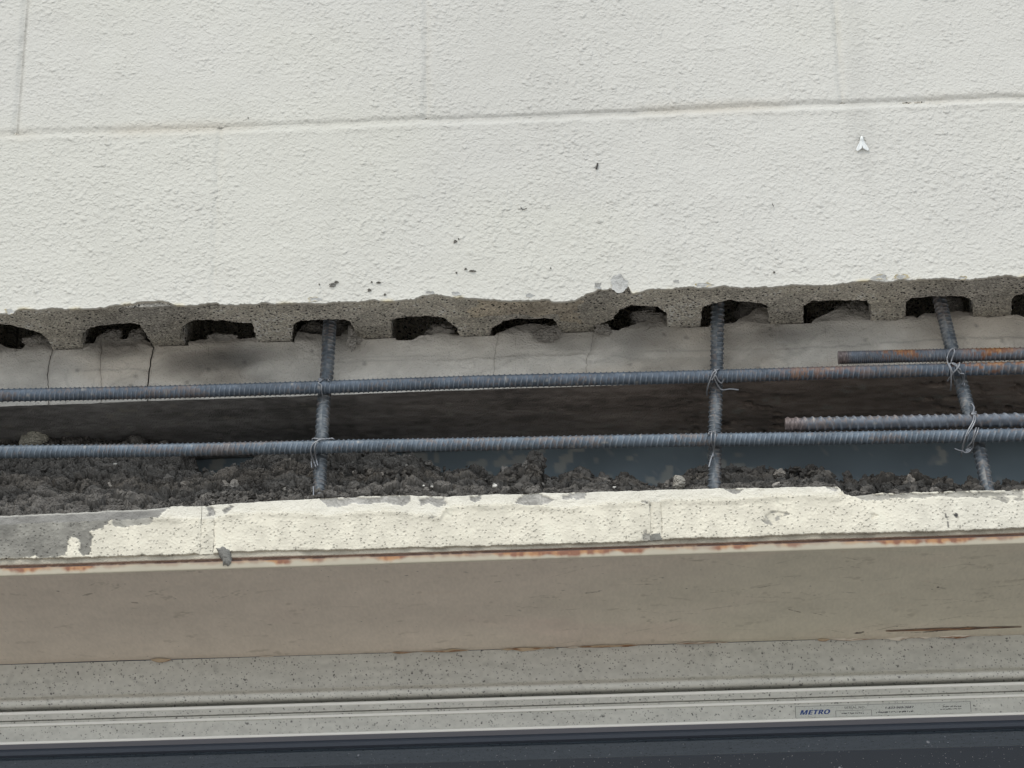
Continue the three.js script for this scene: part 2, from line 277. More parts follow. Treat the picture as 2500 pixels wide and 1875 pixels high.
// the painted surface: how far it stands out and what marks it carries
const bedDepth = x => 0.0013 + 0.0012 * sst(-0.35, 0.25, x) * (0.8 + 0.3 * vn(x * 9, 0, 7));
function paintZ(x, y) {
  let z = 0.0009 * fbm(x * 9, y * 9, 111, 3) + 0.0004 * vn(x * 40, y * 40, 113);
  return z;
}
function bedGroove(x, y) {                      // the shallow bed joints, paint run into them
  let z = 0;
  for (let n = 0; n < 5; n++) {
    const yj = BED + n * PITCH + 0.0018 * fbm(x * 9, n * 7, 121, 3) + 0.0008 * vn(x * 60, n, 122) - 0.002 * sst(-0.52, -0.2, x) + 0.001, d = y - yj, w = 0.0042;
    const dep = bedDepth(x + n * 3) * (n ? 0.8 : 1);
    z -= dep * (sst(-w * 1.7, -w * 0.3, d) - sst(w * 0.3, w * 1.1, d));
    z += dep * 0.45 * Math.exp(-((d + w * 1.9) ** 2) / (0.0022 ** 2)) * (0.6 + 0.6 * vn(x * 50, n, 123));
  }
  return z;
}
function coat(x0, x1, y0, y1, step, edge) {     // the paint on one block, ending at its joints
  const nx = Math.round((x1 - x0) / step), ny = Math.round((y1 - y0) / step) + 1;
  return sheet(nx, ny, (u, v, i, j) => {
    const x = mix(x0, x1, u); let yb0 = y0;
    if (edge) yb0 = lin(paintEdge, x) + 0.0011 * fbm(x * 130, 1, 131) + 0.0006 * vn(x * 600, 2, 132) + 0.0022 * sst(0.5, 0.9, vn(x * 60, 8, 134));
    const t = j === 0 ? 0 : (j - 1) / (ny - 1);
    const y = mix(yb0, y1, edge ? t ** 1.25 : t);
    let z = paintZ(x, y) + bedGroove(x, y);
    const near0 = x - x0 < x1 - x, e = Math.min(x - x0, x1 - x), jx = near0 ? x0 : x1, faint = jx > 0.1 && jx < 0.2 ? 0.15 : edge ? 0.55 : 1;
    z -= faint * ((0.0021 + 0.0006 * vn(y * 30, jx * 40, 137)) * (1 - sst(0.0012, 0.0050, e + 0.0012 * vn(y * 90, jx * 50, 133))) + 0.0004 * (1 - sst(0, 0.0016, e)) * sst(-0.2, 0.4, vn(y * 25, jx * 30, 138)));
    if (edge) { z += 0.0006 * Math.exp(-(y - yb0) / 0.004) - 0.0006 * Math.exp(-(y - yb0) / 0.012) * (0.5 + 0.5 * vn(x * 90, 5, 135)); }
    if (j === 0 && edge) z -= 0.0034;
    const s = fbm(x * 2.2, y * 2.2, 141, 3), q = fbm(x * 14, y * 14, 143, 3);
    const dirt = sst(0.25, 0.7, fbm(x * 26, y * 3.5, 146, 4)) * 0.07 + sst(0.55, 0.9, fbm(x * 120, y * 90, 148, 3)) * 0.12;
    let c = mulC(WALLC, (0.99 + 0.07 * s + 0.03 * q) * (1 - dirt)); c = mixC(c, [0.58, 0.57, 0.50], 0.5 * sst(-0.1, 0.5, fbm(x * 3.1, y * 4.3, 150)));
    const low = edge ? Math.exp(-(y - yb0) / 0.03) : 0;
    c = mixC(c, [0.64, 0.625, 0.56], 0.45 * low);
    const dj = Math.abs(y - BED); if (dj < 0.012) c = mixC(c, [0.50, 0.45, 0.37], 0.5 * (1 - dj / 0.012) * sst(-0.1, 0.4, fbm(x * 6, 3, 145)));
    if (edge && y - yb0 < 0.0035) { const h = vn(x * 60, 9, 147); if (h > 0.5) c = mixC(c, [0.58, 0.50, 0.30], clamp((h - 0.5) * 1.6) * (1 - (y - yb0) / 0.0035)); }
    if (j === 0 && edge) c = [0.45, 0.41, 0.34];
    if (x0 < -0.48 && x0 > -0.5 && x - x0 < 0.0022) c = mulC(c, 0.72 + 0.15 * vn(y * 90, 1, 149));
    return [x, y, z, ...c, x + (edge ? 0.31 : 0), y];
  });
}
function blockPlan(x0, x1) {                    // outline of a bottom block seen from below, with open half hollows at its ends
  const P = [], front = [], back = -0.1975;
  const fn = Math.round((x1 - x0) / 0.0025);
  for (let q = 0; q <= fn; q++) { const x = mix(x0, x1, q / fn); front.push([x, -0.0028 - 0.0012 * Math.max(0, fbm(x * 120, 3, 151)) - 0.004 * sst(0.2, 0.6, fbm(x * 22, 9, 153))]); }
  const half = (x, side) => {                   // points of a hollow cut by the block's end, from front to back
    const L = cores.find(l => l.l < x - 0.004 && l.r > x + 0.004); if (!L) return [];
    const k = L.filter(p => side > 0 ? p[0] < x : p[0] > x), ord = k.map(p => p);
    const a = ord.findIndex((p, i) => { const q = ord[(i + ord.length - 1) % ord.length]; return Math.hypot(p[0] - q[0], p[1] - q[1]) > 0.01; });
    const rot = a > 0 ? [...ord.slice(a), ...ord.slice(0, a)] : ord;
    const fb = rot[0][1] > rot[rot.length - 1][1] ? rot : rot.reverse();
    return [[x, fb[0][1]], ...fb, [x, fb[fb.length - 1][1]]];
  };
  P.push(...front); P.push(...half(x1, 1)); P.push([x1, back], [x0, back]); P.push(...half(x0, -1).reverse());
  const s = new THREE.Shape(P.map(([x, z]) => new THREE.Vector2(x, -z)));
  for (const L of cores) if (L.l > x0 && L.r < x1) s.holes.push(new THREE.Path(L.map(([x, z]) => new THREE.Vector2(x, -z))));
  return boxUV(toCreasedNormals(new THREE.ExtrudeGeometry(s, { depth: 0.1975, bevelEnabled: false, curveSegments: 1 }).rotateX(-Math.PI / 2).translate(0, YB, 0), 1.1), true);
}
const blocks = [];
for (let row = 0; row < 4; row++) for (let k = -3; k <= 3; k++) {
  const x0 = X0 + LEN * k + (row % 2 ? 0 : LEN / 2), x1 = x0 + LEN, y0 = row ? BED + PITCH * (row - 1) : YB, y1 = BED + PITCH * row;
  const near = x1 > -0.6 && x0 < 0.6 && row < 2, g = row === 0 ? blockPlan(x0, x1) : box(x0 + 0.00005, x1 - 0.00005, y0 + 0.0001, y1 - 0.00005, -0.1975, -0.0032);
  const b = part('block', tint(g, mulC([0.73, 0.712, 0.675], 0.94 + 0.12 * rnd())), M.concrete, wall);
  part('paint_coat', coat(x0, x1, y0, y1, near ? 0.0018 : 0.008, row === 0), M.paint, b);
  blocks.push({ x0, x1, y0, y1, b });
}
part('mortar_smear', sheet(90, 40, (u, v) => {
  const x = mix(-0.052, 0.076, u), lim = x > 0.044 ? -0.074 : -0.0505, z = mix(-0.003, lim, v), n = fbm(x * 45, z * 60, 181, 4), e = Math.min(u * 1.6, (1 - u) * 1.6, v + 0.3, (1 - v) * 1.5);
  return [x, YB + 0.0012 - 0.0028 * sst(-0.02, 0.35, e + 0.4 * n) + 0.0012 * n, z, ...mulC([0.74, 0.68, 0.59], 0.95 + 0.4 * n + 0.3 * fbm(x * 12, z * 40, 183)), x, z];
}), M.smear, blocks.find(q => q.y0 === YB && q.x0 < 0 && q.x1 > 0).b);
const blockAt = (x, y) => (blocks.find(q => x >= q.x0 && x < q.x1 && y >= q.y0 && y < q.y1) ?? blocks.find(q => x >= q.x0 && x < q.x1)).b;
// lumps on the paint
function splat(w, h, s) {                       // a low crusty dab of mortar
  const g = sheet(20, 8, (u, v) => { const a = u * 2 * Math.PI, r = v * (0.72 + 0.42 * fbm(Math.cos(a) * 1.7 + s, Math.sin(a) * 1.7, 161) + 0.22 * vn(Math.cos(a) * 4 + s, Math.sin(a) * 4, 163)); const k = 0.5 + 0.3 * vn(u * 20, v * 9, s); return [w * r * Math.cos(a), h * r * Math.sin(a), 0.0007 + 0.0016 * (1 - v * v) * (0.7 + 0.6 * vn(u * 12, v * 6, s)) - 0.002 * v ** 6, 0.42 * k, 0.40 * k, 0.36 * k]; }, true);
  return g;
}
[[-0.1699, 2.9424, 11, 8], [-0.166, 2.9452, 6, 4], [-0.1344, 2.9354, 5, 5], [-0.1257, 2.9431, 6, 3], [-0.1194, 2.9297, 4, 3], [-0.1323, 2.9439, 3, 2], [-0.0528, 2.9852, 6, 6], [-0.0492, 2.9876, 2, 2], [-0.0365, 2.952, 11, 3], [-0.0427, 2.9543, 4, 2], [-0.0515, 2.9506, 3, 2], [0.0384, 2.9519, 2, 1.5], [0.2492, 2.9391, 3, 2.5], [0.2509, 2.8981, 3, 2], [-0.1823, 2.9434, 2, 2], [-0.2566, 3.1344, 2, 2]].forEach(([x, y, w, h], i) => part('mortar_spot', splat(w * 0.0005, h * 0.0005, i * 3.7 + 1).translate(x, y, paintZ(x, y)), M.mortar, blockAt(x, y)));
for (const line of [[[0.0858, 3.0661], [0.0853, 3.063], [0.0843, 3.0599]], ...[[[0.0107, 3.0205], [0.0125, 3.0173], [0.0165, 3.0187]], [[0.2515, 3.0137], [0.2526, 3.0105]]]]) {
  const v = line.map(([x, y], i) => new THREE.Vector3(x, y, 0.0012)), c = new THREE.CatmullRomCurve3(v);
  part('fibre', tint(new THREE.TubeGeometry(c, 12, line === undefined ? 0.0004 : line.length > 2 && line[0][1] > 3.04 ? 0.0009 : 0.00035, 6), [0.06, 0.055, 0.05]), M.plain, blockAt(...line[0]));
}
// curled flakes of paint along the broken edge
[[0.1038, 2.932, 26, 22], [0.0828, 2.9298, 10, 8], [-0.1862, 2.9268, 18, 7], [-0.4786, 2.9257, 12, 6], [0.1823, 2.9272, 26, 6], [0.3477, 2.9289, 22, 7], [0.3672, 2.9285, 20, 6], [0.4254, 2.9246, 10, 5], [-0.0761, 2.9294, 12, 4], [0.0183, 2.923, 10, 4], [-0.0519, 2.9279, 14, 5], [0.1563, 2.9323, 10, 4]].forEach(([x, y, w, h], i) => {
  const W = w * 0.00046, H = h * (i ? 0.00046 : 0.00052), yel = [2, 3, 4, 5, 6, 7].includes(i);
  const g = sheet(30, 9, (u, v) => {
    const a = u * 2 * Math.PI, ca = Math.cos(a), sa = Math.sin(a), r = v * (0.78 + 0.30 * vn(ca * 1.3 + i * 5, sa * 1.3, 171) + 0.16 * vn(ca * 3 + i * 3, sa * 3, 172));
    const X = W * r * ca, Y = H * r * sa, f = fbm(X * 220 + i, Y * 220, 174), up = sst(-0.9, 1, r * sa);
    let c = mulC([0.56, 0.56, 0.535], 0.98 + 0.10 * f);
    if (i < 2) c = mixC(c, [0.36, 0.35, 0.33], sst(0.02, 0.3, f + 0.3 * (0.35 - r)) * 0.7);
    if (yel) c = mixC(c, [0.56, 0.47, 0.27], sst(0.5, 0.9, v) * sst(-0.25, 0.2, f + 0.2 * vn(ca * 2, sa * 2, i)));
    if (!yel && i > 7) c = mixC(c, [0.44, 0.43, 0.40], 0.4 * sst(0.05, 0.35, f));
    return [x + X, y + Y, 0.0009 + (i < 2 ? 0.0045 : 0.0016) * up * up + 0.0014 * f * v, ...c];
  });
  part('paint_flake', g, M.lipBed, blockAt(x, Math.max(y, YB + 0.002)));
});

// ---------------------------------------------------------------- the masonry behind, faced with smeared mortar
const ZR = -0.081, YU = 2.8667;
const rearTop = [[-0.5064, 2.9375], [-0.503, 2.9338], [-0.4963, 2.93], [-0.4852, 2.9295], [-0.4793, 2.9364], [-0.4684, 2.9396], [-0.4586, 2.9356], [-0.4512, 2.9268], [-0.4217, 2.9268], [-0.4212, 2.9327], [-0.4173, 2.934], [-0.4093, 2.9336], [-0.4075, 2.9425], [-0.3956, 2.9429], [-0.3859, 2.9398], [-0.3795, 2.9378], [-0.3718, 2.9429], [-0.3638, 2.9404], [-0.3528, 2.9268], [-0.3224, 2.9268], [-0.3214, 2.9301], [-0.3159, 2.9317], [-0.3002, 2.9337], [-0.2845, 2.9358], [-0.2766, 2.9355], [-0.2718, 2.9326], [-0.2544, 2.9319], [-0.2516, 2.9268], [-0.2197, 2.9268], [-0.2178, 2.9313], [-0.2136, 2.941], [-0.2057, 2.9383], [-0.1898, 2.9329], [-0.1741, 2.9314], [-0.1739, 2.934], [-0.1661, 2.9417], [-0.1632, 2.9291], [-0.1597, 2.9361], [-0.1549, 2.9297], [-0.1513, 2.9268], [-0.1203, 2.9268], [-0.1196, 2.9239], [-0.1047, 2.9236], [-0.0984, 2.928], [-0.0859, 2.9301], [-0.0796, 2.9343], [-0.0702, 2.9322], [-0.0577, 2.9285], [-0.0545, 2.9268], [-0.0247, 2.9268], [-0.0229, 2.9288], [-0.0169, 2.9321], [-0.0091, 2.9372], [0.0004, 2.9403], [0.0098, 2.9417], [0.0191, 2.9396], [0.0238, 2.9341], [0.0362, 2.93], [0.042, 2.9262], [0.0431, 2.9268], [0.0753, 2.9268], [0.078, 2.9283], [0.0907, 2.926], [0.0955, 2.929], [0.1065, 2.9325], [0.1191, 2.937], [0.1205, 2.9435], [0.1303, 2.9457], [0.1427, 2.9435], [0.1473, 2.9312], [0.1521, 2.9268], [0.1799, 2.9268], [0.1813, 2.9295], [0.1895, 2.9291], [0.2028, 2.93], [0.2188, 2.94], [0.2254, 2.9486], [0.2349, 2.9509], [0.2439, 2.9447], [0.2463, 2.9313], [0.2474, 2.9268], [0.2792, 2.9268], [0.2804, 2.9299], [0.2884, 2.934], [0.2965, 2.9399], [0.3093, 2.9456], [0.3203, 2.9487], [0.3358, 2.9486], [0.3445, 2.9353], [0.3465, 2.9268], [0.3784, 2.9321], [0.3788, 2.9268], [0.3891, 2.9349], [0.3983, 2.9345], [0.417, 2.9355], [0.4233, 2.937], [0.4353, 2.933], [0.4433, 2.9316], [0.4468, 2.9268], [0.4804, 2.9289], [0.4823, 2.9268], [0.4871, 2.9268], [0.5118, 2.9276], [0.541, 2.9273]];
const cracks = [[[-0.4541, 2.9274], [-0.4564, 2.9142], [-0.4571, 2.9001], [-0.4553, 2.8842], [-0.4545, 2.8667]], [[-0.4079, 2.9416], [-0.4058, 2.9264], [-0.406, 2.9087], [-0.4042, 2.8927], [-0.4024, 2.8664]], [[-0.3614, 2.9415], [-0.3543, 2.9252], [-0.3568, 2.9103], [-0.3572, 2.8962], [-0.3579, 2.8839], [-0.3573, 2.8664]], [[-0.0162, 2.9321], [-0.0186, 2.9181], [-0.0203, 2.904], [-0.0213, 2.883], [-0.0214, 2.8656]], [[0.0759, 2.9249], [0.0731, 2.9073], [0.069, 2.897], [0.0675, 2.8813], [0.0667, 2.8657]]];
const inner = thing('inner_wall', 'smooth grey mortar-faced inner masonry with cracks, behind the rebar under the hollow blocks', 'wall');
{
  const smudge = [[-0.2976, 2.9079, 0.055, 0.014, 0.45], [-0.2648, 2.9119, 0.05, 0.016, 0.35], [-0.3867, 2.9239, 0.05, 0.014, 0.4], [-0.4362, 2.9063, 0.05, 0.012, 0.15], [-0.3306, 2.9057, 0.03, 0.02, 0.3], [-0.2781, 2.8878, 0.05, 0.01, 0.2], [0.2423, 2.9147, 0.06, 0.014, 0.3], [0.2736, 2.9205, 0.05, 0.014, 0.25], [0.3487, 2.9104, 0.06, 0.016, 0.2], [0.0515, 2.917, 0.06, 0.014, 0.25], [0.1293, 2.9174, 0.04, 0.02, 0.2]];
  const rz = (x, y) => 0.0012 * fbm(x * 12, y * 20, 201, 3) + 0.0005 * vn(x * 70, y * 90, 203)
    - 0.0026 * sst(-0.0015, 0.0015, y - (2.902 + 0.004 * fbm(x * 7, 1, 205) + 0.001 * vn(x * 80, 1, 206))) * sst(-0.35, 0.1, vn(x * 6, 4, 207))
    - 0.0020 * sst(-0.001, 0.001, y - (2.892 + 0.012 * vn(x * 11, 2, 208) + 0.003 * vn(x * 60, 1, 209))) * sst(0.1, 0.3, x) * sst(-0.2, 0.2, vn(x * 7, 7, 210));
  const topY = x => x < -0.512 || x > 0.545 ? YB - 0.0008 : lin(rearTop, x) + (lin(rearTop, x) > YB + 0.0008 ? 0.0013 * fbm(x * 200, 1, 211) : -0.0004);
  const col = (x, y) => {
    let k = 0.95 + 0.30 * fbm(x * 8, y * 20, 213, 4) + 0.24 * fbm(x * 45, y * 60, 215, 4);
    const rl = Math.abs(y - (2.902 + 0.004 * fbm(x * 7, 1, 205) + 0.001 * vn(x * 80, 1, 206))); k *= 1 - 0.25 * (1 - sst(0.0003, 0.0014, rl)) * sst(-0.2, 0.3, vn(x * 13, 4, 218));
    const pk = worley(x * 45, y * 45, 212); if (pk[2] > 0.86) k *= mix(0.6, 1, sst(0.05, 0.14, pk[0]));
    const hair = Math.abs(vn(x * 9 + 0.5 * vn(x * 40, y * 40, 2), y * 26, 216)); if (hair < 0.03) k *= 0.86;
    for (const [sx, sy, a, b, d] of smudge) { const q = Math.hypot((x - sx) / a, (y - sy) / b) + 0.35 * fbm(x * 30, y * 30, 217); k *= 1 - d * (1 - sst(0.3, 1.15, q)); }
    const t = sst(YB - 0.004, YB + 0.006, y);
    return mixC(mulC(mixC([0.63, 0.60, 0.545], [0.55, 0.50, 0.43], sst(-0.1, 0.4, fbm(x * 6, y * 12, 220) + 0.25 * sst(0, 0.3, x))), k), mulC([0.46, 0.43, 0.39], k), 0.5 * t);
  };
  const edges = [[[-1.7, 2.93], [-1.7, 2.87]], ...cracks, [[1.76, 2.93], [1.76, 2.87]]];
  const at = (poly, y) => { const p = poly.map(([a, b]) => [b, a]).sort((a, b) => a[0] - b[0]); return lin(p, y); };
  for (let n = 0; n + 1 < edges.length; n++) {
    const A = edges[n], B = edges[n + 1], xa = A[A.length - 1][0], xb = B[B.length - 1][0], wide = xb - xa, nx = Math.min(560, Math.round(wide / 0.0017)), ny = 42;
    const gap = [0.0002, 0.00035, 0.00015, 0.0006, 0.0001, 0.00012, 0.0002], g0 = gap[n], g1 = gap[n + 1];
    const X = (u, y) => mix(at(A, y) + g0 + 0.0012 * fbm(y * 300, n, 219), at(B, y) - g1 + 0.0012 * fbm(y * 300, n + 1, 219), u);
    const face = sheet(nx, ny, (u, v) => {
      const xm = mix(xa, xb, u), yt = topY(xm), y = mix(YU, yt, v), x = X(u, y), e = Math.min(u, 1 - u) * wide;
      const c = col(x, y), lo = 1 - sst(0, 0.004, y - YU);
      return [x, y, ZR + rz(x, y) - 0.0015 * (1 - sst(0, 0.0025, e)) - (y > YB ? 0.4 * (y - YB) + 0.0025 * fbm(x * 120, y * 120, 221) : 0), ...mixC(c, [0.62, 0.6, 0.55], 0.25 * lo)];
    });
    const top = sheet(nx, 3, (u, v) => { const xm = mix(xa, xb, u), yt = topY(xm), x = X(u, yt), y = yt - (yt > YB ? 0.5 * (yt - YB) * v : 0); return [x, y, mix(ZR - (yt > YB ? 0.4 * (yt - YB) : 0), -0.1975, v) + (v === 0 ? rz(x, yt) : 0), ...mulC(col(x, yt), 0.8)]; });
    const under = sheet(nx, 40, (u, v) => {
      const x = mix(xa, xb, u), z = mix(-0.2135, ZR, v), r = sst(0.1, 0.25, x);
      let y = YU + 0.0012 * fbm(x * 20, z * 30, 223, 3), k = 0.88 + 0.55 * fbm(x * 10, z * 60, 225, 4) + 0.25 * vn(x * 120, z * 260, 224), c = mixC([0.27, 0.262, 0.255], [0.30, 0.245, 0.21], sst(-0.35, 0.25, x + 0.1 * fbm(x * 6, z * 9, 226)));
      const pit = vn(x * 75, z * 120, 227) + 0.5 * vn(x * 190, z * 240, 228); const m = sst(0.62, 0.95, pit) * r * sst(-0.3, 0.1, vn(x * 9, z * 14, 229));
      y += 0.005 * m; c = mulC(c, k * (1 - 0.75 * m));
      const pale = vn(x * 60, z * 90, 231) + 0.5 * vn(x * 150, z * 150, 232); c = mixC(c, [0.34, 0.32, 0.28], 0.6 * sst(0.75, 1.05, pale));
      if (v === 1) y = YU; else y += 0;
      return [x, y, z + (v === 1 ? rz(x, YU) : 0), ...c, x, z];
    });
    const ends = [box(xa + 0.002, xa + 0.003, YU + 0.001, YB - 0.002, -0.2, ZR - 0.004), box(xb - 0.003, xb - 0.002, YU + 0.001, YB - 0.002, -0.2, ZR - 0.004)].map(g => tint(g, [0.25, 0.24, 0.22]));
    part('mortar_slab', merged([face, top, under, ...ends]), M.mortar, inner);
  }
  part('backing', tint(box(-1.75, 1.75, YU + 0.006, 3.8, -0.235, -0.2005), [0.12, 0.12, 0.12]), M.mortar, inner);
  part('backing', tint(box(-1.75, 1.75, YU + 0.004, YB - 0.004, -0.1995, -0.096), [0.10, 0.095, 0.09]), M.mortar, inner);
  // clots of mortar hanging in the hollows
  const clot = (x, y, z, w, h, d, s) => {
    const g = new THREE.IcosahedronGeometry(1, 5), p = g.attributes.position;
    for (let i = 0; i < p.count; i++) { const a = p.getX(i), b = p.getY(i), c = p.getZ(i), r = 0.8 + 0.35 * vn3(a * 1.6 + s, b * 1.6, c * 1.6, 241) + 0.2 * vn3(a * 4 + s, b * 4, c * 4, 243) + 0.1 * vn3(a * 9 + s, b * 9, c * 9, 245); p.setXYZ(i, x + a * r * w, y + b * r * h, z + c * r * d); }
    g.computeVertexNormals(); return part('mortar_clot', tint(boxUVsoft(g), [0.32, 0.30, 0.27]), M.rubble, inner);
  };
  for (const [x, y, z, w, h, d] of [[-0.1766, 2.9569, -0.115, 0.022, 0.022, 0.02], [-0.1992, 2.9488, -0.105, 0.018, 0.012, 0.014], [-0.1582, 2.9238, -0.068, 0.006, 0.014, 0.008], [-0.1547, 2.9196, -0.072, 0.007, 0.006, 0.006], [0.2341, 2.952, -0.11, 0.02, 0.018, 0.02], [0.3224, 2.9436, -0.098, 0.018, 0.014, 0.012], [0.3329, 2.9417, -0.092, 0.012, 0.016, 0.01], [-0.074, 2.9348, -0.09, 0.014, 0.009, 0.012], [0.1286, 2.9445, -0.09, 0.018, 0.012, 0.012], [-0.4707, 2.9382, -0.085, 0.016, 0.008, 0.01], [-0.3968, 2.9422, -0.088, 0.012, 0.008, 0.01], [-0.3698, 2.9429, -0.088, 0.01, 0.009, 0.01], [-0.2882, 2.9345, -0.085, 0.018, 0.006, 0.009], [0.4275, 2.9494, -0.1, 0.01, 0.012, 0.01], [0.033, 2.9246, -0.079, 0.014, 0.01, 0.006], [0.0846, 2.9248, -0.075, 0.01, 0.006, 0.008]]) clot(x, y, z, w, h, d, rnd() * 40);
}
function boxUVsoft(g) { const p = g.attributes.position, U = new Float32Array(p.count * 2); for (let i = 0; i < p.count; i++) U.set([p.getX(i) + p.getZ(i) * 0.7, p.getY(i) + p.getZ(i) * 0.5], i * 2); g.setAttribute('uv', new THREE.BufferAttribute(U, 2)); return g; }

// ---------------------------------------------------------------- steel lintel: soffit plate, rusty front edge, rear leg
const YS = 2.6518, YP = 2.6608, ZB = -0.2165;
const lintel = thing('steel_lintel', 'tan painted steel lintel with a rust-streaked front edge over the window', 'lintel');
{
  const rust = [[-0.4539, 0.6], [-0.4421, 0.9], [-0.4303, 0.5], [-0.3949, 0.9], [-0.3655, 0.3], [-0.314, 0.25], [-0.2481, 0.4], [-0.213, 0.9], [-0.1809, 0.6], [-0.1675, 0.2], [-0.1128, 1.0], [-0.0789, 0.3], [-0.0466, 0.5], [-0.0113, 0.6], [0.0034, 0.9], [0.021, 1.0], [0.0386, 1.0], [0.0562, 0.95], [0.0737, 0.9], [0.1059, 0.9], [0.138, 0.4], [0.1568, 0.4], [0.1874, 0.8], [0.2034, 0.8], [0.2499, 0.6], [0.3093, 0.5], [0.3411, 0.9], [0.3585, 1], [0.3772, 1], [0.4003, 0.9], [0.4305, 0.6], [0.4435, 0.5]];
  part('soffit_plate', sheet(300, 60, (u, v) => {
    const x = mix(-1.75, 1.75, u), z = mix(-0.2148, -0.0012, v), SOF = [0.80, 0.735, 0.655], sag = x > 0.27 ? 0.0016 * sst(0.27, 0.33, x) * sst(-0.19, -0.2148, z) : 0;
    return [x, YS + 0.0006 * fbm(x * 5, z * 8, 251, 3) * sst(-0.002, -0.02, z) - sag, z, ...SOF, x, -z];
  }), M.soffit, lintel);
  part('front_edge', sheet(1500, 14, (u, v) => {
    const x = mix(-0.62, 0.62, u), a = v * 3;
    let y, z;                                   // round the lower corner, up the edge, back over the top
    const R = 0.0012;
    if (v < 0.2) { const t = v / 0.2 * Math.PI / 2; y = YS + R - R * Math.cos(t); z = -R + R * Math.sin(t); }
    else if (v < 0.85) { y = mix(YS + R, YP - 0.0006, (v - 0.2) / 0.65); z = 0; }
    else { const t = (v - 0.85) / 0.15; y = YP - 0.0006 + 0.0006 * Math.sqrt(t); z = -0.006 * t; }
    let c = [0.46, 0.415, 0.32]; c = mulC(c, 0.92 + 0.08 * fbm(x * 30, y * 100, 253));
    let r = 0.22 + 0.2 * vn(x * 12, 3, 256); for (const [rx, rw] of rust) r = Math.max(r, rw * (1 - sst(0.004, 0.022, Math.abs(x - rx) + 0.006 * vn(x * 90, y * 200, 255))));
    const h = (y - YS) / (YP - YS), drip = vn(x * 260, y * 30, 257), f = fbm(x * 160, y * 160, 259);
    const up = sst(0.50 - 0.42 * r - 0.12 * drip, 0.95 - 0.35 * r, h + 0.22 * f);
    c = mixC(c, mixC([0.42, 0.20, 0.075], [0.20, 0.06, 0.022], clamp(0.5 + f * 1.8 + 0.35 * (h - 0.5))), clamp(up * (0.2 + 1.1 * r)) * 0.9);
    if (h > 0.80) c = mixC(c, [0.05, 0.022, 0.014], 0.65 + 0.4 * sst(0, 0.4, r + f));
    z += 0.0005 * f * r * (v > 0.2 ? 1 : 0);
    return [x, y, z, ...c];
  }), M.steelPaint, lintel);
  for (const s of [-1, 1]) part('front_edge', tint(box(Math.min(s * 0.62, s * 1.75), Math.max(s * 0.62, s * 1.75), YS + 0.0002, YP, -0.01, 0), [0.60, 0.555, 0.455]), M.steelPaint, lintel);
  part('plate_top', tint(box(-1.75, 1.75, YS + 0.002, YP - 0.0006, -0.2148, -0.004), [0.12, 0.1, 0.09]), M.steelPaint, lintel);
  part('rear_leg', sheet(560, 90, (u, v) => {
    const x = mix(-0.65, 0.65, u), y = mix(YP - 0.002, YU + 0.004, v), q = fbm(x * 14, y * 22, 261, 4), b = [0.20, 0.255, 0.29];
    let c = mulC(b, 0.92 + 0.25 * q);
    const s = vn(x * 55, y * 75, 263) + 0.6 * vn(x * 150, y * 170, 265), dens = sst(0.35, -0.1, y - 2.80 + 0.0) * sst(0.28, 0.12, x);
    const st = vn(x * 120 + y * 90, y * 60 - x * 40, 267); c = mixC(c, [0.36, 0.38, 0.39], 0.35 * sst(0.72, 0.95, st));
    c = mixC(c, [0.44, 0.44, 0.41], 0.7 * sst(0.80, 1.10, s + 0.25 * dens - 0.12 * (1 - dens)));
    return [x, y, ZB + 0.0006 * q, ...c];
  }), M.backPlate, lintel);
  part('rear_leg', tint(box(-1.75, 1.75, YP - 0.004, YU + 0.004, ZB - 0.010, ZB - 0.0025), [0.11, 0.14, 0.16]), M.backPlate, lintel);
  // scaling paint and rust along the rear edge of the soffit
  const scab = (x0, x1, drop, c, s, z = -0.2135) => part('peeling_paint', sheet(Math.max(16, Math.round((x1 - x0) / 0.0015)), 6, (u, v) => {
    const x = mix(x0, x1, u), e = Math.sin(Math.PI * u) ** 0.6 * clamp(0.55 + 0.9 * fbm(x * 55, s, 272)), w = 0.010 * e * (0.6 + 0.5 * vn(x * 60, s, 271)), f = fbm(x * 90, v * 3, 273);
    return [x, YS - 0.0008 - 1.05 * drop * e * v * (0.75 + 0.4 * vn(x * 70, s, 275)), z + w * (1 - v) * 0.9 + 0.0008 * f, ...mulC(mixC(c, [0.20, 0.085, 0.03], sst(-0.05, 0.35, f + (v - 0.6) * 0.6)), 1)];
  }), M.steelPaint, lintel);
  for (const [x0, x1, d, k] of [[-0.3663, -0.3458, 0.0035, 1], [-0.2599, -0.2457, 0.003, 0], [-0.1304, -0.099, 0.003, 1], [-0.1055, -0.0554, 0.0028, 1], [-0.0304, 0.0289, 0.0045, 1], [0.0353, 0.0508, 0.002, 0], [0.0507, 0.119, 0.0025, 1], [0.1453, 0.1965, 0.0016, 0], [0.2817, 0.2942, 0.0045, 1], [0.2927, 0.4822, 0.0055, 0]]) scab(x0, x1, d, k ? [0.48, 0.37, 0.25] : [0.66, 0.60, 0.50], x0 * 50 + 9);
  // the long strip of lifted paint at the right, dark behind it
  part('peeling_paint', sheet(160, 8, (u, v) => { const x = mix([0.3462, 0.4757][0], [0.3462, 0.4757][1], u), e = Math.sin(Math.PI * clamp(u)) ** 0.5 * clamp(0.65 + 0.8 * fbm(x * 30, 2, 278), 0.15, 1), f = fbm(x * 80, v * 4, 277); return [x, YS - 0.0012 - 0.0008 * e * Math.sin(v * Math.PI), mix(-0.1965 - 0.0035 * e, -0.1955 + 0.0025 * e, v) + 0.0008 * f, ...mixC([0.10, 0.06, 0.045], [0.30, 0.17, 0.09], sst(-0.1, 0.4, f))]; }), M.steelPaint, lintel);
}

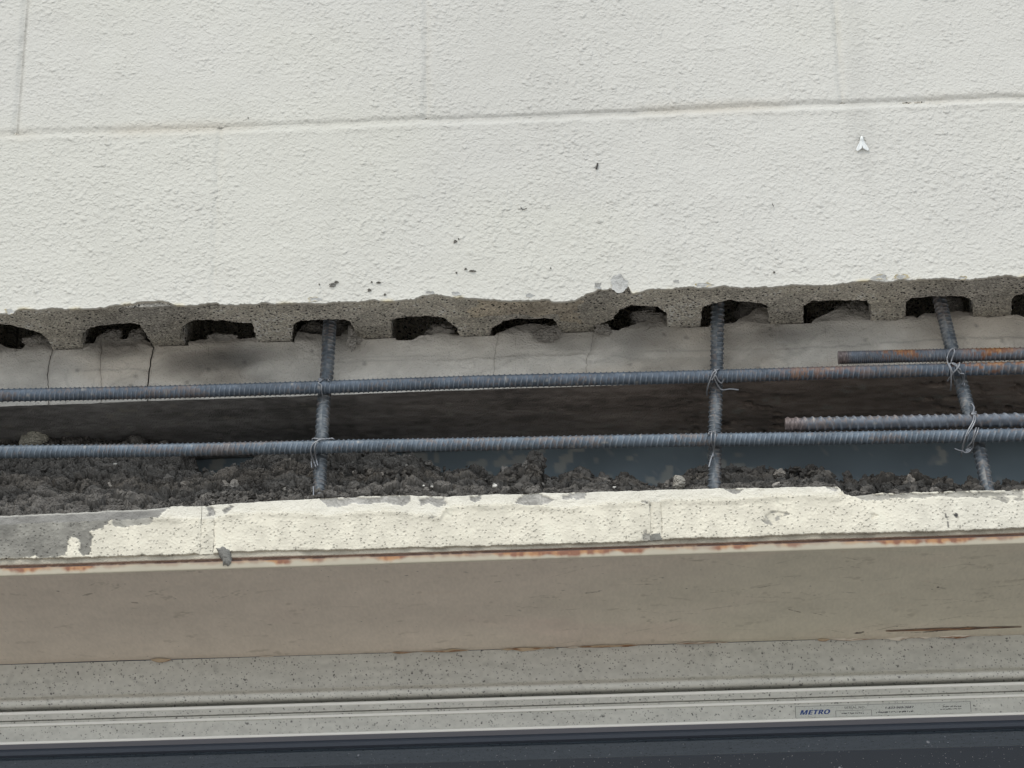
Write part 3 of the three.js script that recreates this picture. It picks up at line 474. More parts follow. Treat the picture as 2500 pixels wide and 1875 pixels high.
// ---------------------------------------------------------------- what is left of the lintel course: painted face shells
const lipTop = [[-0.4726, 2.714], [-0.4354, 2.7146], [-0.3983, 2.7151], [-0.3597, 2.7158], [-0.3272, 2.7165], [-0.3139, 2.7177], [-0.2872, 2.7167], [-0.2577, 2.7189], [-0.2207, 2.7195], [-0.1838, 2.7203], [-0.1703, 2.7206], [-0.1334, 2.7212], [-0.0966, 2.7211], [-0.0613, 2.7182], [-0.0378, 2.719], [-0.0084, 2.7189], [0.0209, 2.7185], [0.0502, 2.7181], [0.0795, 2.718], [0.1161, 2.7179], [0.1481, 2.7179], [0.1845, 2.7174], [0.2209, 2.7168], [0.2645, 2.7161], [0.2943, 2.7155], [0.2977, 2.7124], [0.2995, 2.7071], [0.3073, 2.7036], [0.3291, 2.7055], [0.3653, 2.7056], [0.4086, 2.7052], [0.4618, 2.7048]], mort = [[-0.4719, 2.7039], [-0.3977, 2.7045], [-0.3681, 2.7051], [-0.3296, 2.705], [-0.3014, 2.7033], [-0.2748, 2.7034], [-0.2587, 2.706], [-0.2321, 2.7063], [-0.2056, 2.7057], [-0.179, 2.7028], [-0.1699, 2.7012], [-0.1435, 2.7032], [-0.1185, 2.7042], [-0.0965, 2.7015], [-0.0672, 2.6959], [-0.062, 2.7062], [-0.0378, 2.7069], [-0.0085, 2.7067], [0.0207, 2.7048], [0.0499, 2.701], [0.0791, 2.7038], [0.1156, 2.7054], [0.1375, 2.7062], [0.1476, 2.7058], [0.1694, 2.7047], [0.2058, 2.7045], [0.2349, 2.7059], [0.2639, 2.7064], [0.2928, 2.7038], [0.2999, 2.7058]], lipBot = [[-0.4693, 2.6694], [-0.4103, 2.6681], [-0.3661, 2.6682], [-0.322, 2.6679], [-0.2735, 2.6673], [-0.2574, 2.6691], [-0.2047, 2.6682], [-0.1693, 2.6676], [-0.0963, 2.667], [-0.0235, 2.6665], [0.0491, 2.666], [0.1071, 2.6658], [0.1461, 2.6676], [0.2112, 2.6672], [0.2761, 2.6678], [0.3407, 2.6668], [0.4053, 2.6664], [0.4583, 2.6676]];
const bare = [[[-0.5033, 2.7261], [-0.3154, 2.7185], [-0.3296, 2.7053], [-0.3681, 2.7051], [-0.3765, 2.6973], [-0.3869, 2.6929], [-0.386, 2.6696], [-0.3951, 2.6684], [-0.3981, 2.6868], [-0.4035, 2.6902], [-0.4076, 2.6856], [-0.4096, 2.6697], [-0.4989, 2.6699]]], greyPatch = [[[-0.2842, 2.7169], [-0.2753, 2.7155], [-0.2743, 2.7078], [-0.2809, 2.7068]], [[-0.2591, 2.7181], [-0.2554, 2.7164], [-0.2589, 2.7117], [-0.2647, 2.7075], [-0.2663, 2.7111]], [[-0.3681, 2.7051], [-0.3385, 2.7056], [-0.3295, 2.7037], [-0.3337, 2.6982], [-0.3529, 2.6973], [-0.3677, 2.6986]], [[-0.1791, 2.7201], [-0.0951, 2.7208], [-0.0943, 2.7138], [-0.1039, 2.7117], [-0.1216, 2.7148], [-0.1319, 2.7135], [-0.1481, 2.7149], [-0.1613, 2.7114], [-0.1701, 2.7133]], [[-0.0877, 2.7168], [-0.062, 2.7183], [-0.0613, 2.7102], [-0.0686, 2.708], [-0.0789, 2.7124], [-0.0862, 2.7103]], [[-0.0392, 2.7187], [-0.0304, 2.7187], [-0.0312, 2.7123], [-0.0356, 2.7101], [-0.0395, 2.7142]], [[0.0062, 2.7166], [0.0253, 2.7167], [0.0377, 2.7122], [0.0325, 2.7084], [0.0134, 2.7075], [0.0015, 2.7103]], [[0.0429, 2.7161], [0.0663, 2.7172], [0.0662, 2.7112], [0.0559, 2.7116], [0.0442, 2.7112]], [[0.1182, 2.6734], [0.1205, 2.6773], [0.1225, 2.6724], [0.132, 2.6737], [0.1339, 2.6673], [0.1301, 2.6619], [0.1171, 2.6623], [0.116, 2.6703]], [[-0.0759, 2.6994], [-0.0686, 2.6976], [-0.0672, 2.6959], [-0.0745, 2.6959]], [[0.1164, 2.707], [0.1244, 2.707], [0.1229, 2.7035], [0.1171, 2.7041]], [[0.1932, 2.7162], [0.2092, 2.7161], [0.2061, 2.7126], [0.1974, 2.7129]], [[0.2848, 2.715], [0.2949, 2.7146], [0.2932, 2.7102], [0.2875, 2.7112]], [[0.3227, 2.6864], [0.3295, 2.6862], [0.326, 2.6815], [0.3231, 2.682]], [[0.3016, 2.7059], [0.4373, 2.7037], [0.4618, 2.7044], [0.4608, 2.6937], [0.4436, 2.6935], [0.4224, 2.6983], [0.365, 2.7012], [0.3214, 2.6988]], [[0.2342, 2.6931], [0.2506, 2.6893], [0.2394, 2.6834], [0.2333, 2.6764], [0.2248, 2.6807]]], blackMark = [[[0.3896, 2.6851], [0.3914, 2.6803], [0.3905, 2.678], [0.3922, 2.6731], [0.3916, 2.6687], [0.3901, 2.6732], [0.3902, 2.678]], [[0.3979, 2.6837], [0.4, 2.68], [0.3983, 2.6769], [0.3973, 2.6801]]], blob = [[[-0.2715, 2.6728], [-0.265, 2.675], [-0.259, 2.6732], [-0.2573, 2.6659], [-0.2556, 2.6595], [-0.2569, 2.6532], [-0.2642, 2.6538], [-0.2652, 2.6599], [-0.269, 2.6648]]];
const course = thing('lintel_course', 'low strip of cream painted block shells with chipped top edge, standing on the rusty lintel', 'block course');
{
  const J = [[-0.2865, -0.2735], [0.1235, 0.1345]];       // the two mortar joints
  const topAt = x => (x < 0.2975 ? lin(mort, x) : lin(lipTop, x)) + 0.0009 * fbm(x * 170, 3, 281);
  const shell = (x0, x1, step) => {
    const nx = Math.round((x1 - x0) / step), ny = 46;
    const f = sheet(nx, ny, (u, v, i, j) => {
      let x = mix(x0, x1, u); if (i === 0) x += 0.0011 * fbm(j * 0.35, x0 * 90, 302) - 0.0002; if (i === nx) x += 0.0011 * fbm(j * 0.35, x1 * 90, 304) + 0.0002;
      const yt = topAt(x), y0 = lin(lipBot, x) + 0.0008 * fbm(x * 130, 5, 283) + 0.0004 * vn(x * 800, 2, 284), k = clamp((j - 1) / (ny - 2)), y = j === 0 ? y0 : j === ny ? yt : mix(y0, yt, k);
      const jx = x + 0.0030 * fbm(x * 160, y * 160, 285), jy = y + 0.0030 * fbm(x * 160, y * 160, 286);
      const isBare = inAny(bare, jx, jy) || jx < -0.56, g = inAny(greyPatch, jx, jy), bm = inAny(blackMark, jx, jy), n = fbm(x * 60, y * 60, 287), big = fbm(x * 9, y * 14, 288);
      let z = 0.0005 * n - 0.0012 * (isBare || g ? 1 : 0), c = mulC(CREAM, 0.98 + 0.06 * n + 0.05 * big);
      c = mixC(c, [0.72, 0.70, 0.64], 0.5 * sst(0.28, 0.42, x));
      if (isBare) c = mulC([0.27, 0.262, 0.24], 0.9 + 0.35 * n + 0.25 * fbm(x * 300, y * 300, 289, 2)); else if (g) c = mixC(mulC([0.42, 0.405, 0.37], 0.95 + 0.4 * n), c, x > 0.19 && y < 2.700 ? sst(-0.15, 0.2, fbm(x * 260, y * 260, 299)) : 0); else if (bm) c = [0.06, 0.06, 0.06];
      const low = 1 - sst(0, 0.0035, y - y0); c = mixC(c, [0.36, 0.33, 0.27], 0.45 * low * sst(-0.3, 0.3, vn(x * 120, 1, 290)));
      const e = Math.min(x - x0, x1 - x); z -= (x0 > 0.1 || (x1 > 0.1 && x > 0) ? 0.0004 : 0.0010) * (1 - sst(0, 0.002, e)); if (!isBare) z += 0.0014 * sst(0.006, 0.0008, yt - y) * (0.6 + 0.6 * vn(x * 70, 3, 300)) * (x < 0.2975 ? 1 : 0);
      if (j === 0) { z -= 0.006; c = [0.30, 0.27, 0.22]; } if (j === ny) { z -= 0.009; }
      return [x, y, z, ...c];
    });
    return part('face_shell', merged([f, tint(box(x0, x1, YP + 0.003, Math.min(topAt(x0), topAt((x0 + x1) / 2), topAt(x1)) - 0.006, -0.032, -0.004), [0.34, 0.32, 0.29])]), M.lip, course);
  };
  shell(-1.75, -0.62, 0.006); shell(-0.6195, J[0][0], 0.0013); shell(J[0][1], J[1][0], 0.0013); shell(J[1][1], 0.62, 0.0013); shell(0.6205, 1.75, 0.006);
  for (const [a, b] of J) part('mortar_joint', sheet(20, 44, (u, v) => {
    const y0 = mix(2.668, 2.705, v), x = mix(a - 0.0008, b + 0.0008, u) , y = mix(lin(lipBot, x), lin(mort, x) - 0.001, v), g = inAny(greyPatch, x, y), n = fbm(x * 90, y * 90, 291), bl = inside(blob[0], x, y), ed = Math.min(u, 1 - u) + 0.10 * fbm(y0 * 260, a, 292);
    let c = mulC(CREAM, 0.96 + 0.12 * n); c = mixC(mulC(c, a > 0 ? 0.9 : 0.45), c, sst(0.04, 0.13, ed)); if (g || bl) c = mulC([0.20, 0.195, 0.18], 1 + 0.4 * n);
    return [x, y, (a > 0 ? -0.0007 : -0.0009) + 0.0008 * n - 0.0005 * Math.cos(u * Math.PI * 2), ...c];
  }), M.lip, course);
  // the old bed of mortar left on top, thinner paint on it
  const bed = (x0, x1) => part('mortar_bed', sheet(Math.round((x1 - x0) / 0.0013), 22, (u, v, i, j) => {
    const x = mix(x0, x1, u), yt = lin(lipTop, x) + 0.0006 * fbm(x * 150, 7, 293), y0 = lin(mort, x) - 0.003, y = mix(y0, yt, clamp(j / 20)), jx = x + 0.0026 * fbm(x * 170, y * 170, 295), jy = y + 0.0026 * fbm(x * 170, y * 170, 296);
    const g = inAny(greyPatch, jx, jy), b = inAny(bare, jx, jy) || x < -0.56, n = fbm(x * 70, y * 70, 297); let z = -0.0034 + 0.0010 * n - (g || b ? 0.0012 : 0), c = mulC([0.74, 0.705, 0.61], 0.97 + 0.08 * n);
    if (b) c = mulC([0.27, 0.26, 0.24], 0.95 + 0.4 * n); else if (g) c = mulC([0.40, 0.385, 0.355], 0.95 + 0.4 * n + 0.3 * vn(x * 700, y * 700, 298));
    const top = sst(0.0025, 0, yt - y); c = mixC(c, [0.62, 0.6, 0.54], 0.7 * top * (g || b ? 1 : 0.4)); if (j === 21) z -= 0.014; if (j === 22) { z -= 0.030; return [x, y - 0.012, z, ...mulC(c, 0.7)]; }
    return [x, y, z, ...c];
  }), M.lipBed, course);
  bed(-0.6195, J[0][0] - 0.0002); bed(J[0][0] + 0.0002, 0.2985);
  // lower bed joint: tan mortar a little behind the face, down to the steel
  part('mortar_joint', sheet(900, 8, (u, v) => { const x = mix(-0.62, 0.62, u), y = mix(YP - 0.0002, lin(lipBot, x) + 0.002, v), n = fbm(x * 60, y * 90, 301), z = -0.0022 - 0.0022 * sst(0.35, 0, v) + 0.0007 * n; let c = mulC(mixC([0.46, 0.42, 0.34], [0.36, 0.32, 0.25], sst(-0.1, 0.4, x)), 0.95 + 0.35 * n); if (v < 0.26) c = mixC(c, [0.15, 0.06, 0.03], 0.8); return [x, y, z, ...c]; }), M.lipBed, course);
  for (const s of [-1, 1]) part('mortar_joint', tint(box(Math.min(s * 0.62, s * 1.75), Math.max(s * 0.62, s * 1.75), YP, 2.671, -0.03, -0.003), [0.46, 0.42, 0.34]), M.lipBed, course);
  // the dark dab of mortar over the left joint
  const B = blob[0], cx = B.reduce((a, p) => a + p[0], 0) / B.length, cy = B.reduce((a, p) => a + p[1], 0) / B.length;
  part('mortar_dab', sheet(40, 8, (u, v) => { const a = u * B.length, i = Math.floor(a) % B.length, j = (i + 1) % B.length, t = a - Math.floor(a), x = mix(B[i][0], B[j][0], t), y = mix(B[i][1], B[j][1], t), k = v * (1 + 0.35 * fbm(Math.cos(u * 6.283) * 3, Math.sin(u * 6.283) * 3, 303)), X = mix(cx, x, k), Y = mix(cy, y, k), n = fbm(X * 120, Y * 120, 305); return [X, Y, 0.0008 + 0.0028 * (1 - v ** 3) * (0.7 + 0.6 * n) - 0.004 * v ** 8, ...mulC([0.17, 0.165, 0.15], 1 + 0.5 * n)]; }), M.mortar, course);
}

// ---------------------------------------------------------------- reinforcing bars
const R0 = 0.0060;
function barGeo(pts, o = {}) {                  // ribbed bar along a line of points
  const c = new THREE.CatmullRomCurve3(pts.map(p => new THREE.Vector3(...p))), L = c.getLength(), ns = Math.round(L / (o.step ?? 0.0009)), nt = 26, pitch = o.pitch ?? 0.0071, lean = o.lean ?? 0.42, s0 = o.s ?? 0;
  const fr = []; const up = Math.abs(pts[0][1] - pts[pts.length - 1][1]) > 0.1 ? new THREE.Vector3(0, 0, 1) : new THREE.Vector3(0, 1, 0);
  for (let i = 0; i <= ns; i++) { const t = i / ns, p = c.getPoint(t), d = c.getTangent(t), n = up.clone().addScaledVector(d, -up.dot(d)).normalize(); fr.push([p, n, d.clone().cross(n), t * L]); }
  const cap = (o.cap ?? false);
  return sheet(nt, ns, (u, v, i, j) => {
    const [p, n, b, s] = fr[j], a = u * 2 * Math.PI, rel = Math.cos(a - (o.seam ?? 0.35) * Math.PI);   // two seams run along the bar
    const seam = Math.exp(-((1 - Math.abs(rel)) ** 2) / 0.0012), wrap = Math.sin(a);
    const side = rel * 0 + Math.sin(a - (o.seam ?? 0.35) * Math.PI) > 0 ? 0 : 0.5;
    let ph = (s / pitch - lean * Math.cos(a) * (o.flip ? -1 : 1) + side + s0) % 1; ph = (ph + 1) % 1;
    const rib = sst(0.0, 0.14, ph) * (1 - sst(0.22, 0.40, ph)) * clamp(1.25 * Math.sin(Math.acos(clamp(Math.abs(rel), 0, 1))) );
    let r = R0 * (o.k ?? 1) * (1 + 0.012 * vn(s * 300, u * 6, s0 * 9)) + 0.00105 * rib + 0.0004 * seam;
    if (cap && (j === 0)) r = 0.0002; else if (cap && j === 1) r *= 0.93;
    const n1 = fbm(s * 60, u * 5, 311 + s0 * 7), n2 = vn(s * 420, u * 18, 313 + s0 * 7), n3 = vn(s * 900, u * 40, 315);
    let col = mulC(o.base ?? [0.125, 0.155, 0.195], 0.94 + 0.34 * n1 + 0.14 * n2 + 0.10 * n3);
    col = mixC(col, [0.33, 0.36, 0.40], 0.48 * sst(0.2, 0.9, rib * 0.8 + 0.25 * n2));
    const n4 = fbm(s * 14, u * 3, 317 + s0 * 5); col = mixC(col, [0.17, 0.125, 0.10], 0.55 * sst(0.12, 0.45, n4 + 0.5 * n2));
    const sp = vn(s * 190, u * 9, 319 + s0 * 3); if (sp > 0.8) col = mixC(col, [0.34, 0.33, 0.31], 0.6 * sst(0.8, 0.95, sp));
    if (o.dust) col = mixC(col, [0.33, 0.32, 0.30], o.dust * sst(-0.1, 0.6, n1 + 0.4 * n2));
    if (o.rust) for (const [ra, rb, w, sec] of o.rust) { const q = sst(ra - 0.02, ra + 0.02, p.x) * (1 - sst(rb - 0.02, rb + 0.02, p.x)) * w; col = mixC(col, mixC([0.42, 0.21, 0.07], [0.20, 0.085, 0.04], clamp(0.5 + n2)), clamp(q * sst(-0.25, 0.35, n1 + 0.5 * n2 + 0.35 * Math.sin(a + Math.PI / 2 * 0) * 0 + (sec ? sec * n.y * Math.cos(a) : 0)))); }
    if (o.endC && s < 0.055) col = mixC(mulC([0.19, 0.155, 0.15], 0.9 + 0.5 * n2), col, sst(0.02, 0.055, s + 0.008 * n1));
    return [p.x + (n.x * Math.cos(a) + b.x * Math.sin(a)) * r, p.y + (n.y * Math.cos(a) + b.y * Math.sin(a)) * r, p.z + (n.z * Math.cos(a) + b.z * Math.sin(a)) * r, ...col, s, u * 0.04];
  }, true);
}
const ZH = -0.049, ZV = -0.0625;
const ext = (line, xa, xb) => { const n = line.length, s0 = (line[1][1] - line[0][1]) / (line[1][0] - line[0][0]), s1 = (line[n - 1][1] - line[n - 2][1]) / (line[n - 1][0] - line[n - 2][0]); return [...(xa < line[0][0] ? [[xa, line[0][1] + s0 * (xa - line[0][0])]] : []), ...line, ...(xb > line[n - 1][0] ? [[xb, line[n - 1][1] + s1 * (xb - line[n - 1][0])]] : [])]; };
const in3 = (line, z) => line.map(([x, y]) => [x, y, z]);
const bar = (g, label, p) => tag(part('rebar', g, M.bar, scene), label, 'rebar');
bar(barGeo(in3(ext([[-0.494, 2.8621], [-0.3389, 2.8596], [-0.1783, 2.8588], [-0.025, 2.8587], [0.1533, 2.8564], [0.305, 2.8553], [0.4812, 2.8536]], -0.95, 0.95), ZH), { s: 0.1, base: [0.105, 0.132, 0.168], rust: [[0.25, 0.33, 0.5, 0], [0.40, 0.60, 0.8, 0.5]], lean: 0.30 }), 'upper long steel rebar running straight across the opening, just under the hollow blocks');
bar(barGeo(in3(ext([[-0.4896, 2.8016], [-0.3361, 2.7977], [-0.1772, 2.7955], [-0.0255, 2.7927], [0.1508, 2.7899], [0.3005, 2.7865], [0.4746, 2.7834]], -0.95, 0.95), ZH), { s: 0.6, base: [0.135, 0.17, 0.21], pitch: 0.0074, lean: 0.46 }), 'lower long steel rebar running straight across the opening, above the rubble');
bar(barGeo(in3(ext([[0.3072, 2.8711], [0.3666, 2.8705], [0.4826, 2.8685]], 9, 0.95), ZH), { s: 0.3, cap: true, endC: true, base: [0.12, 0.14, 0.17], rust: [[0.345, 0.39, 0.95, 0.7], [0.43, 0.475, 1.0, 0.8]], lean: 0.3 }), 'short rebar with orange rust on top, its cut end above the upper long bar');
bar(barGeo(in3(ext([[0.2532, 2.8025], [0.3614, 2.8009], [0.476, 2.799]], 9, 0.95), ZH), { s: 0.8, cap: true, endC: true, base: [0.13, 0.15, 0.18], pitch: 0.0165, flip: true, lean: 0.55, seam: 0.62 }), 'short rebar with widely spaced ribs and brown cut end, just above the lower long bar');
const vert = (line, label, o) => {
  const n = line.length, a = line[0], b = line[1], q = (a[0] - b[0]) / (a[1] - b[1]), e = line[n - 1], f = line[n - 2], w = (e[0] - f[0]) / (e[1] - f[1]);
  const pts = [[e[0] + w * (2.665 - e[1]), 2.665, ZV], ...[...line].reverse().map(([x, y]) => [x, y, ZV]), [a[0] + q * (3.10 - a[1]), 3.10, ZV]];
  return bar(barGeo(pts, { pitch: 0.0082, lean: 0.25, seam: 0.95, k: 0.96, base: [0.115, 0.135, 0.155], dust: 0.35, ...o }), label);
};
vert([[-0.1791, 2.9385], [-0.1799, 2.9147], [-0.1811, 2.8797], [-0.1836, 2.8487], [-0.1846, 2.8111], [-0.1855, 2.7808], [-0.1857, 2.7507]], 'left upright rebar standing out of the rubble into a hollow block', { s: 0.2 });
vert([[0.1972, 2.9435], [0.195, 2.9067], [0.1929, 2.872], [0.1906, 2.8394], [0.1881, 2.8055], [0.187, 2.7804], [0.1851, 2.7471]], 'middle upright rebar, straight, passing behind the knot with the long wire tail', { s: 0.5, flip: true });
vert([[0.4095, 2.9384], [0.4136, 2.9101], [0.4174, 2.8821], [0.4233, 2.8441], [0.4279, 2.8133], [0.4337, 2.7762], [0.4379, 2.7363]], 'right upright rebar leaning to the left at its top, tied where four bars meet', { s: 0.7, dust: 0.5 });

// ---------------------------------------------------------------- tie wires
const ties = [[[[0.1941, 2.86], [0.1889, 2.8559], [0.1856, 2.8501], [0.1824, 2.8439]], [[0.1898, 2.8593], [0.1915, 2.8558], [0.1895, 2.8522], [0.1909, 2.8487], [0.196, 2.8441], [0.2043, 2.8441], [0.2121, 2.8431]], [[0.1871, 2.8495], [0.1907, 2.8521], [0.1927, 2.8493], [0.1961, 2.8478], [0.1991, 2.8501]]], [[[0.1877, 2.7947], [0.1843, 2.7952], [0.1818, 2.7936], [0.1817, 2.7916]], [[0.1852, 2.7952], [0.184, 2.7894], [0.1838, 2.7849], [0.1857, 2.7801], [0.1849, 2.7743]], [[0.1877, 2.7947], [0.1876, 2.7892], [0.1868, 2.7843], [0.1853, 2.7776], [0.1833, 2.7727], [0.1805, 2.7629]]], [[[0.4179, 2.8736], [0.4132, 2.8711], [0.4096, 2.8643], [0.4096, 2.8567], [0.4115, 2.8506], [0.4121, 2.8401]], [[0.4163, 2.8727], [0.4164, 2.8684], [0.4132, 2.8608], [0.4135, 2.8565], [0.4167, 2.8538], [0.4202, 2.8503], [0.4242, 2.845], [0.4247, 2.8399]], [[0.4204, 2.8571], [0.4188, 2.852], [0.414, 2.848], [0.4092, 2.8446]], [[0.4102, 2.8566], [0.4144, 2.8573], [0.4178, 2.8546], [0.4175, 2.8512], [0.4207, 2.8477], [0.4237, 2.8474], [0.4241, 2.844], [0.4223, 2.8403]], [[0.4107, 2.8558], [0.4128, 2.8489], [0.4155, 2.8454]]], [[[0.4299, 2.8203], [0.4316, 2.816], [0.4295, 2.8093], [0.4298, 2.8026], [0.4299, 2.7968], [0.4253, 2.7878], [0.421, 2.7813], [0.4183, 2.7756], [0.4164, 2.7702]], [[0.4272, 2.8061], [0.429, 2.8027], [0.4278, 2.796], [0.4225, 2.7862], [0.4194, 2.7797], [0.4171, 2.7715], [0.4196, 2.7694], [0.4235, 2.7704], [0.4256, 2.7736]], [[0.4273, 2.8077], [0.4304, 2.809], [0.4319, 2.8062], [0.4289, 2.804], [0.4268, 2.8024], [0.4313, 2.8026]], [[0.4325, 2.7892], [0.4306, 2.7834], [0.4274, 2.7777], [0.4258, 2.7728], [0.4224, 2.7713]], [[0.4302, 2.7892], [0.4282, 2.7835], [0.4255, 2.7769], [0.4211, 2.7738], [0.4264, 2.7753], [0.4202, 2.7722], [0.4255, 2.7725], [0.4196, 2.7704]], [[0.4171, 2.7706], [0.4135, 2.7716], [0.41, 2.7737]]], [[[-0.1877, 2.87], [-0.1855, 2.8651], [-0.1825, 2.8674], [-0.1864, 2.8624], [-0.1827, 2.8643], [-0.1863, 2.8593], [-0.1835, 2.8571], [-0.1837, 2.8533], [-0.1827, 2.849]], [[-0.1804, 2.8697], [-0.1788, 2.8666], [-0.1768, 2.8623]], [[-0.1825, 2.8695], [-0.1843, 2.8654], [-0.1867, 2.8638]]], [[[-0.1912, 2.8017], [-0.1891, 2.8036], [-0.185, 2.8011], [-0.1797, 2.8005], [-0.1751, 2.8017], [-0.1715, 2.8009]], [[-0.1909, 2.8027], [-0.1849, 2.7994], [-0.1905, 2.7942], [-0.1925, 2.7893], [-0.1905, 2.7825], [-0.1886, 2.7774]], [[-0.1821, 2.8], [-0.186, 2.7971], [-0.1886, 2.7908], [-0.1881, 2.7841], [-0.1865, 2.778]], [[-0.1915, 2.7876], [-0.1929, 2.7826], [-0.1925, 2.7767]]]];
const tieLabels = ['loose knot of tie wire with a long free tail where middle upright crosses upper bar', 'narrow double loop of tie wire round lower bar at the middle upright', 'crossed and twisted tie wire binding the two upper bars to the leaning upright', 'long double tie wire with a coil binding the two lower bars at the leaning upright', 'twisted pigtail of tie wire where the left upright crosses the upper bar', 'bright tie wire loops with a short tail where left upright crosses the lower bar'];
ties.forEach((t, n) => {
  const t0 = thing('tie_wire', tieLabels[n], 'tie wire');
  t.forEach((line, k) => {
    const bars = [[[[-0.494, 2.8621], [-0.3389, 2.8596], [-0.1783, 2.8588], [-0.025, 2.8587], [0.1533, 2.8564], [0.305, 2.8553], [0.4812, 2.8536]], ZH], [[[-0.4896, 2.8016], [-0.3361, 2.7977], [-0.1772, 2.7955], [-0.0255, 2.7927], [0.1508, 2.7899], [0.3005, 2.7865], [0.4746, 2.7834]], ZH]].concat(n === 2 ? [[[[0.3072, 2.8711], [0.3666, 2.8705], [0.4826, 2.8685]], ZH]] : n === 3 ? [[[[0.2532, 2.8025], [0.3614, 2.8009], [0.476, 2.799]], ZH]] : []);
    const pts = line.map(([x, y], i) => {       // lie on the round of the bar, sink back beside it
      let z = -0.0545;
      for (const [b, zz] of bars) { const d = Math.abs(y - lin(b, x)), R = 0.0077; if (d < R + 0.001) z = Math.max(z, zz + Math.sqrt(Math.max(0, R * R - d * d))); }
      return new THREE.Vector3(x, y, z + 0.0006 * (k % 3) + 0.0004 * (i % 2));
    });
    if (k < 2) { const a = pts[0], e = pts[pts.length - 1]; if (n !== 0 || k === 0) pts.push(new THREE.Vector3(e.x, e.y - 0.001, -0.062)); pts.unshift(new THREE.Vector3(a.x, a.y + 0.001, -0.062)); }
    part('strand', new THREE.TubeGeometry(new THREE.CatmullRomCurve3(pts, false, 'centripetal'), pts.length * 9, 0.00076, 7), M.wire, t0);
  });
});
tag(part('wire_stub', new THREE.TubeGeometry(new THREE.CatmullRomCurve3([[-0.1903, 2.7558], [-0.19, 2.7492], [-0.1901, 2.7423]].map(([x, y]) => new THREE.Vector3(x, y, -0.052))), 12, 0.0007, 7), M.wire, scene), 'short straight bit of wire standing in the rubble beside the left upright', 'wire');

// ---------------------------------------------------------------- mortar rubble heaped behind the shells
const topL = [[-0.5361, 2.8848], [-0.5263, 2.8845], [-0.5115, 2.883], [-0.4774, 2.8853], [-0.445, 2.8882], [-0.4122, 2.8847], [-0.3796, 2.884], [-0.3549, 2.8771], [-0.3384, 2.8702]], topM = [[-0.3206, 2.8217], [-0.3154, 2.8077], [-0.2872, 2.8076], [-0.2795, 2.8133], [-0.2609, 2.8195], [-0.2391, 2.8213], [-0.2078, 2.8227], [-0.1856, 2.8202], [-0.1387, 2.8181], [-0.1075, 2.8181], [-0.0887, 2.8106], [-0.0701, 2.803], [-0.0577, 2.8017], [-0.0452, 2.8077], [-0.0328, 2.799], [-0.0267, 2.792], [-0.0173, 2.7985], [-0.0018, 2.8005], [0.0051, 2.7994], [0.0092, 2.8129], [0.0154, 2.8148], [0.0224, 2.8107], [0.0243, 2.7901], [0.0398, 2.7895], [0.0569, 2.7954], [0.0707, 2.7898], [0.1013, 2.7842], [0.1242, 2.7776], [0.1441, 2.7755], [0.1549, 2.7802], [0.1629, 2.7867], [0.1738, 2.7911], [0.1847, 2.7936], [0.2, 2.7918], [0.2229, 2.7893], [0.2429, 2.7885], [0.2491, 2.79], [0.2735, 2.7874], [0.2829, 2.7911], [0.2931, 2.7833], [0.3081, 2.7776], [0.3158, 2.7791], [0.3231, 2.7737], [0.337, 2.7766], [0.3493, 2.777], [0.3641, 2.7708], [0.3769, 2.7785], [0.3886, 2.773], [0.4082, 2.7706], [0.4123, 2.7649], [0.4322, 2.7658], [0.4395, 2.7627], [0.4627, 2.7669], [0.481, 2.7696]];
const crest = x => x < -0.332 ? [lin(topL, x), -0.19] : x < -0.31 ? (t => [mix(lin(topL, -0.332), lin(topM, -0.31), t), mix(-0.19, -0.12, t)])((x + 0.332) / 0.022) : [lin(topM, x), -0.12];
const yFront = x => lin(lipTop, x) - 0.007;
function heap(x, z) {
  const [yt, zt] = crest(x), y0 = yFront(x), t = clamp((-0.034 - z) / (-0.034 - zt));
  const s = x < -0.3 ? t ** 0.85 : t ** 0.8;
  let y = mix(y0, yt + (x < -0.33 ? 0.006 : -0.003), s); if (z < zt) y -= (zt - z) * (x > 0.0 ? 0.35 : 0.12);
  return y;
}
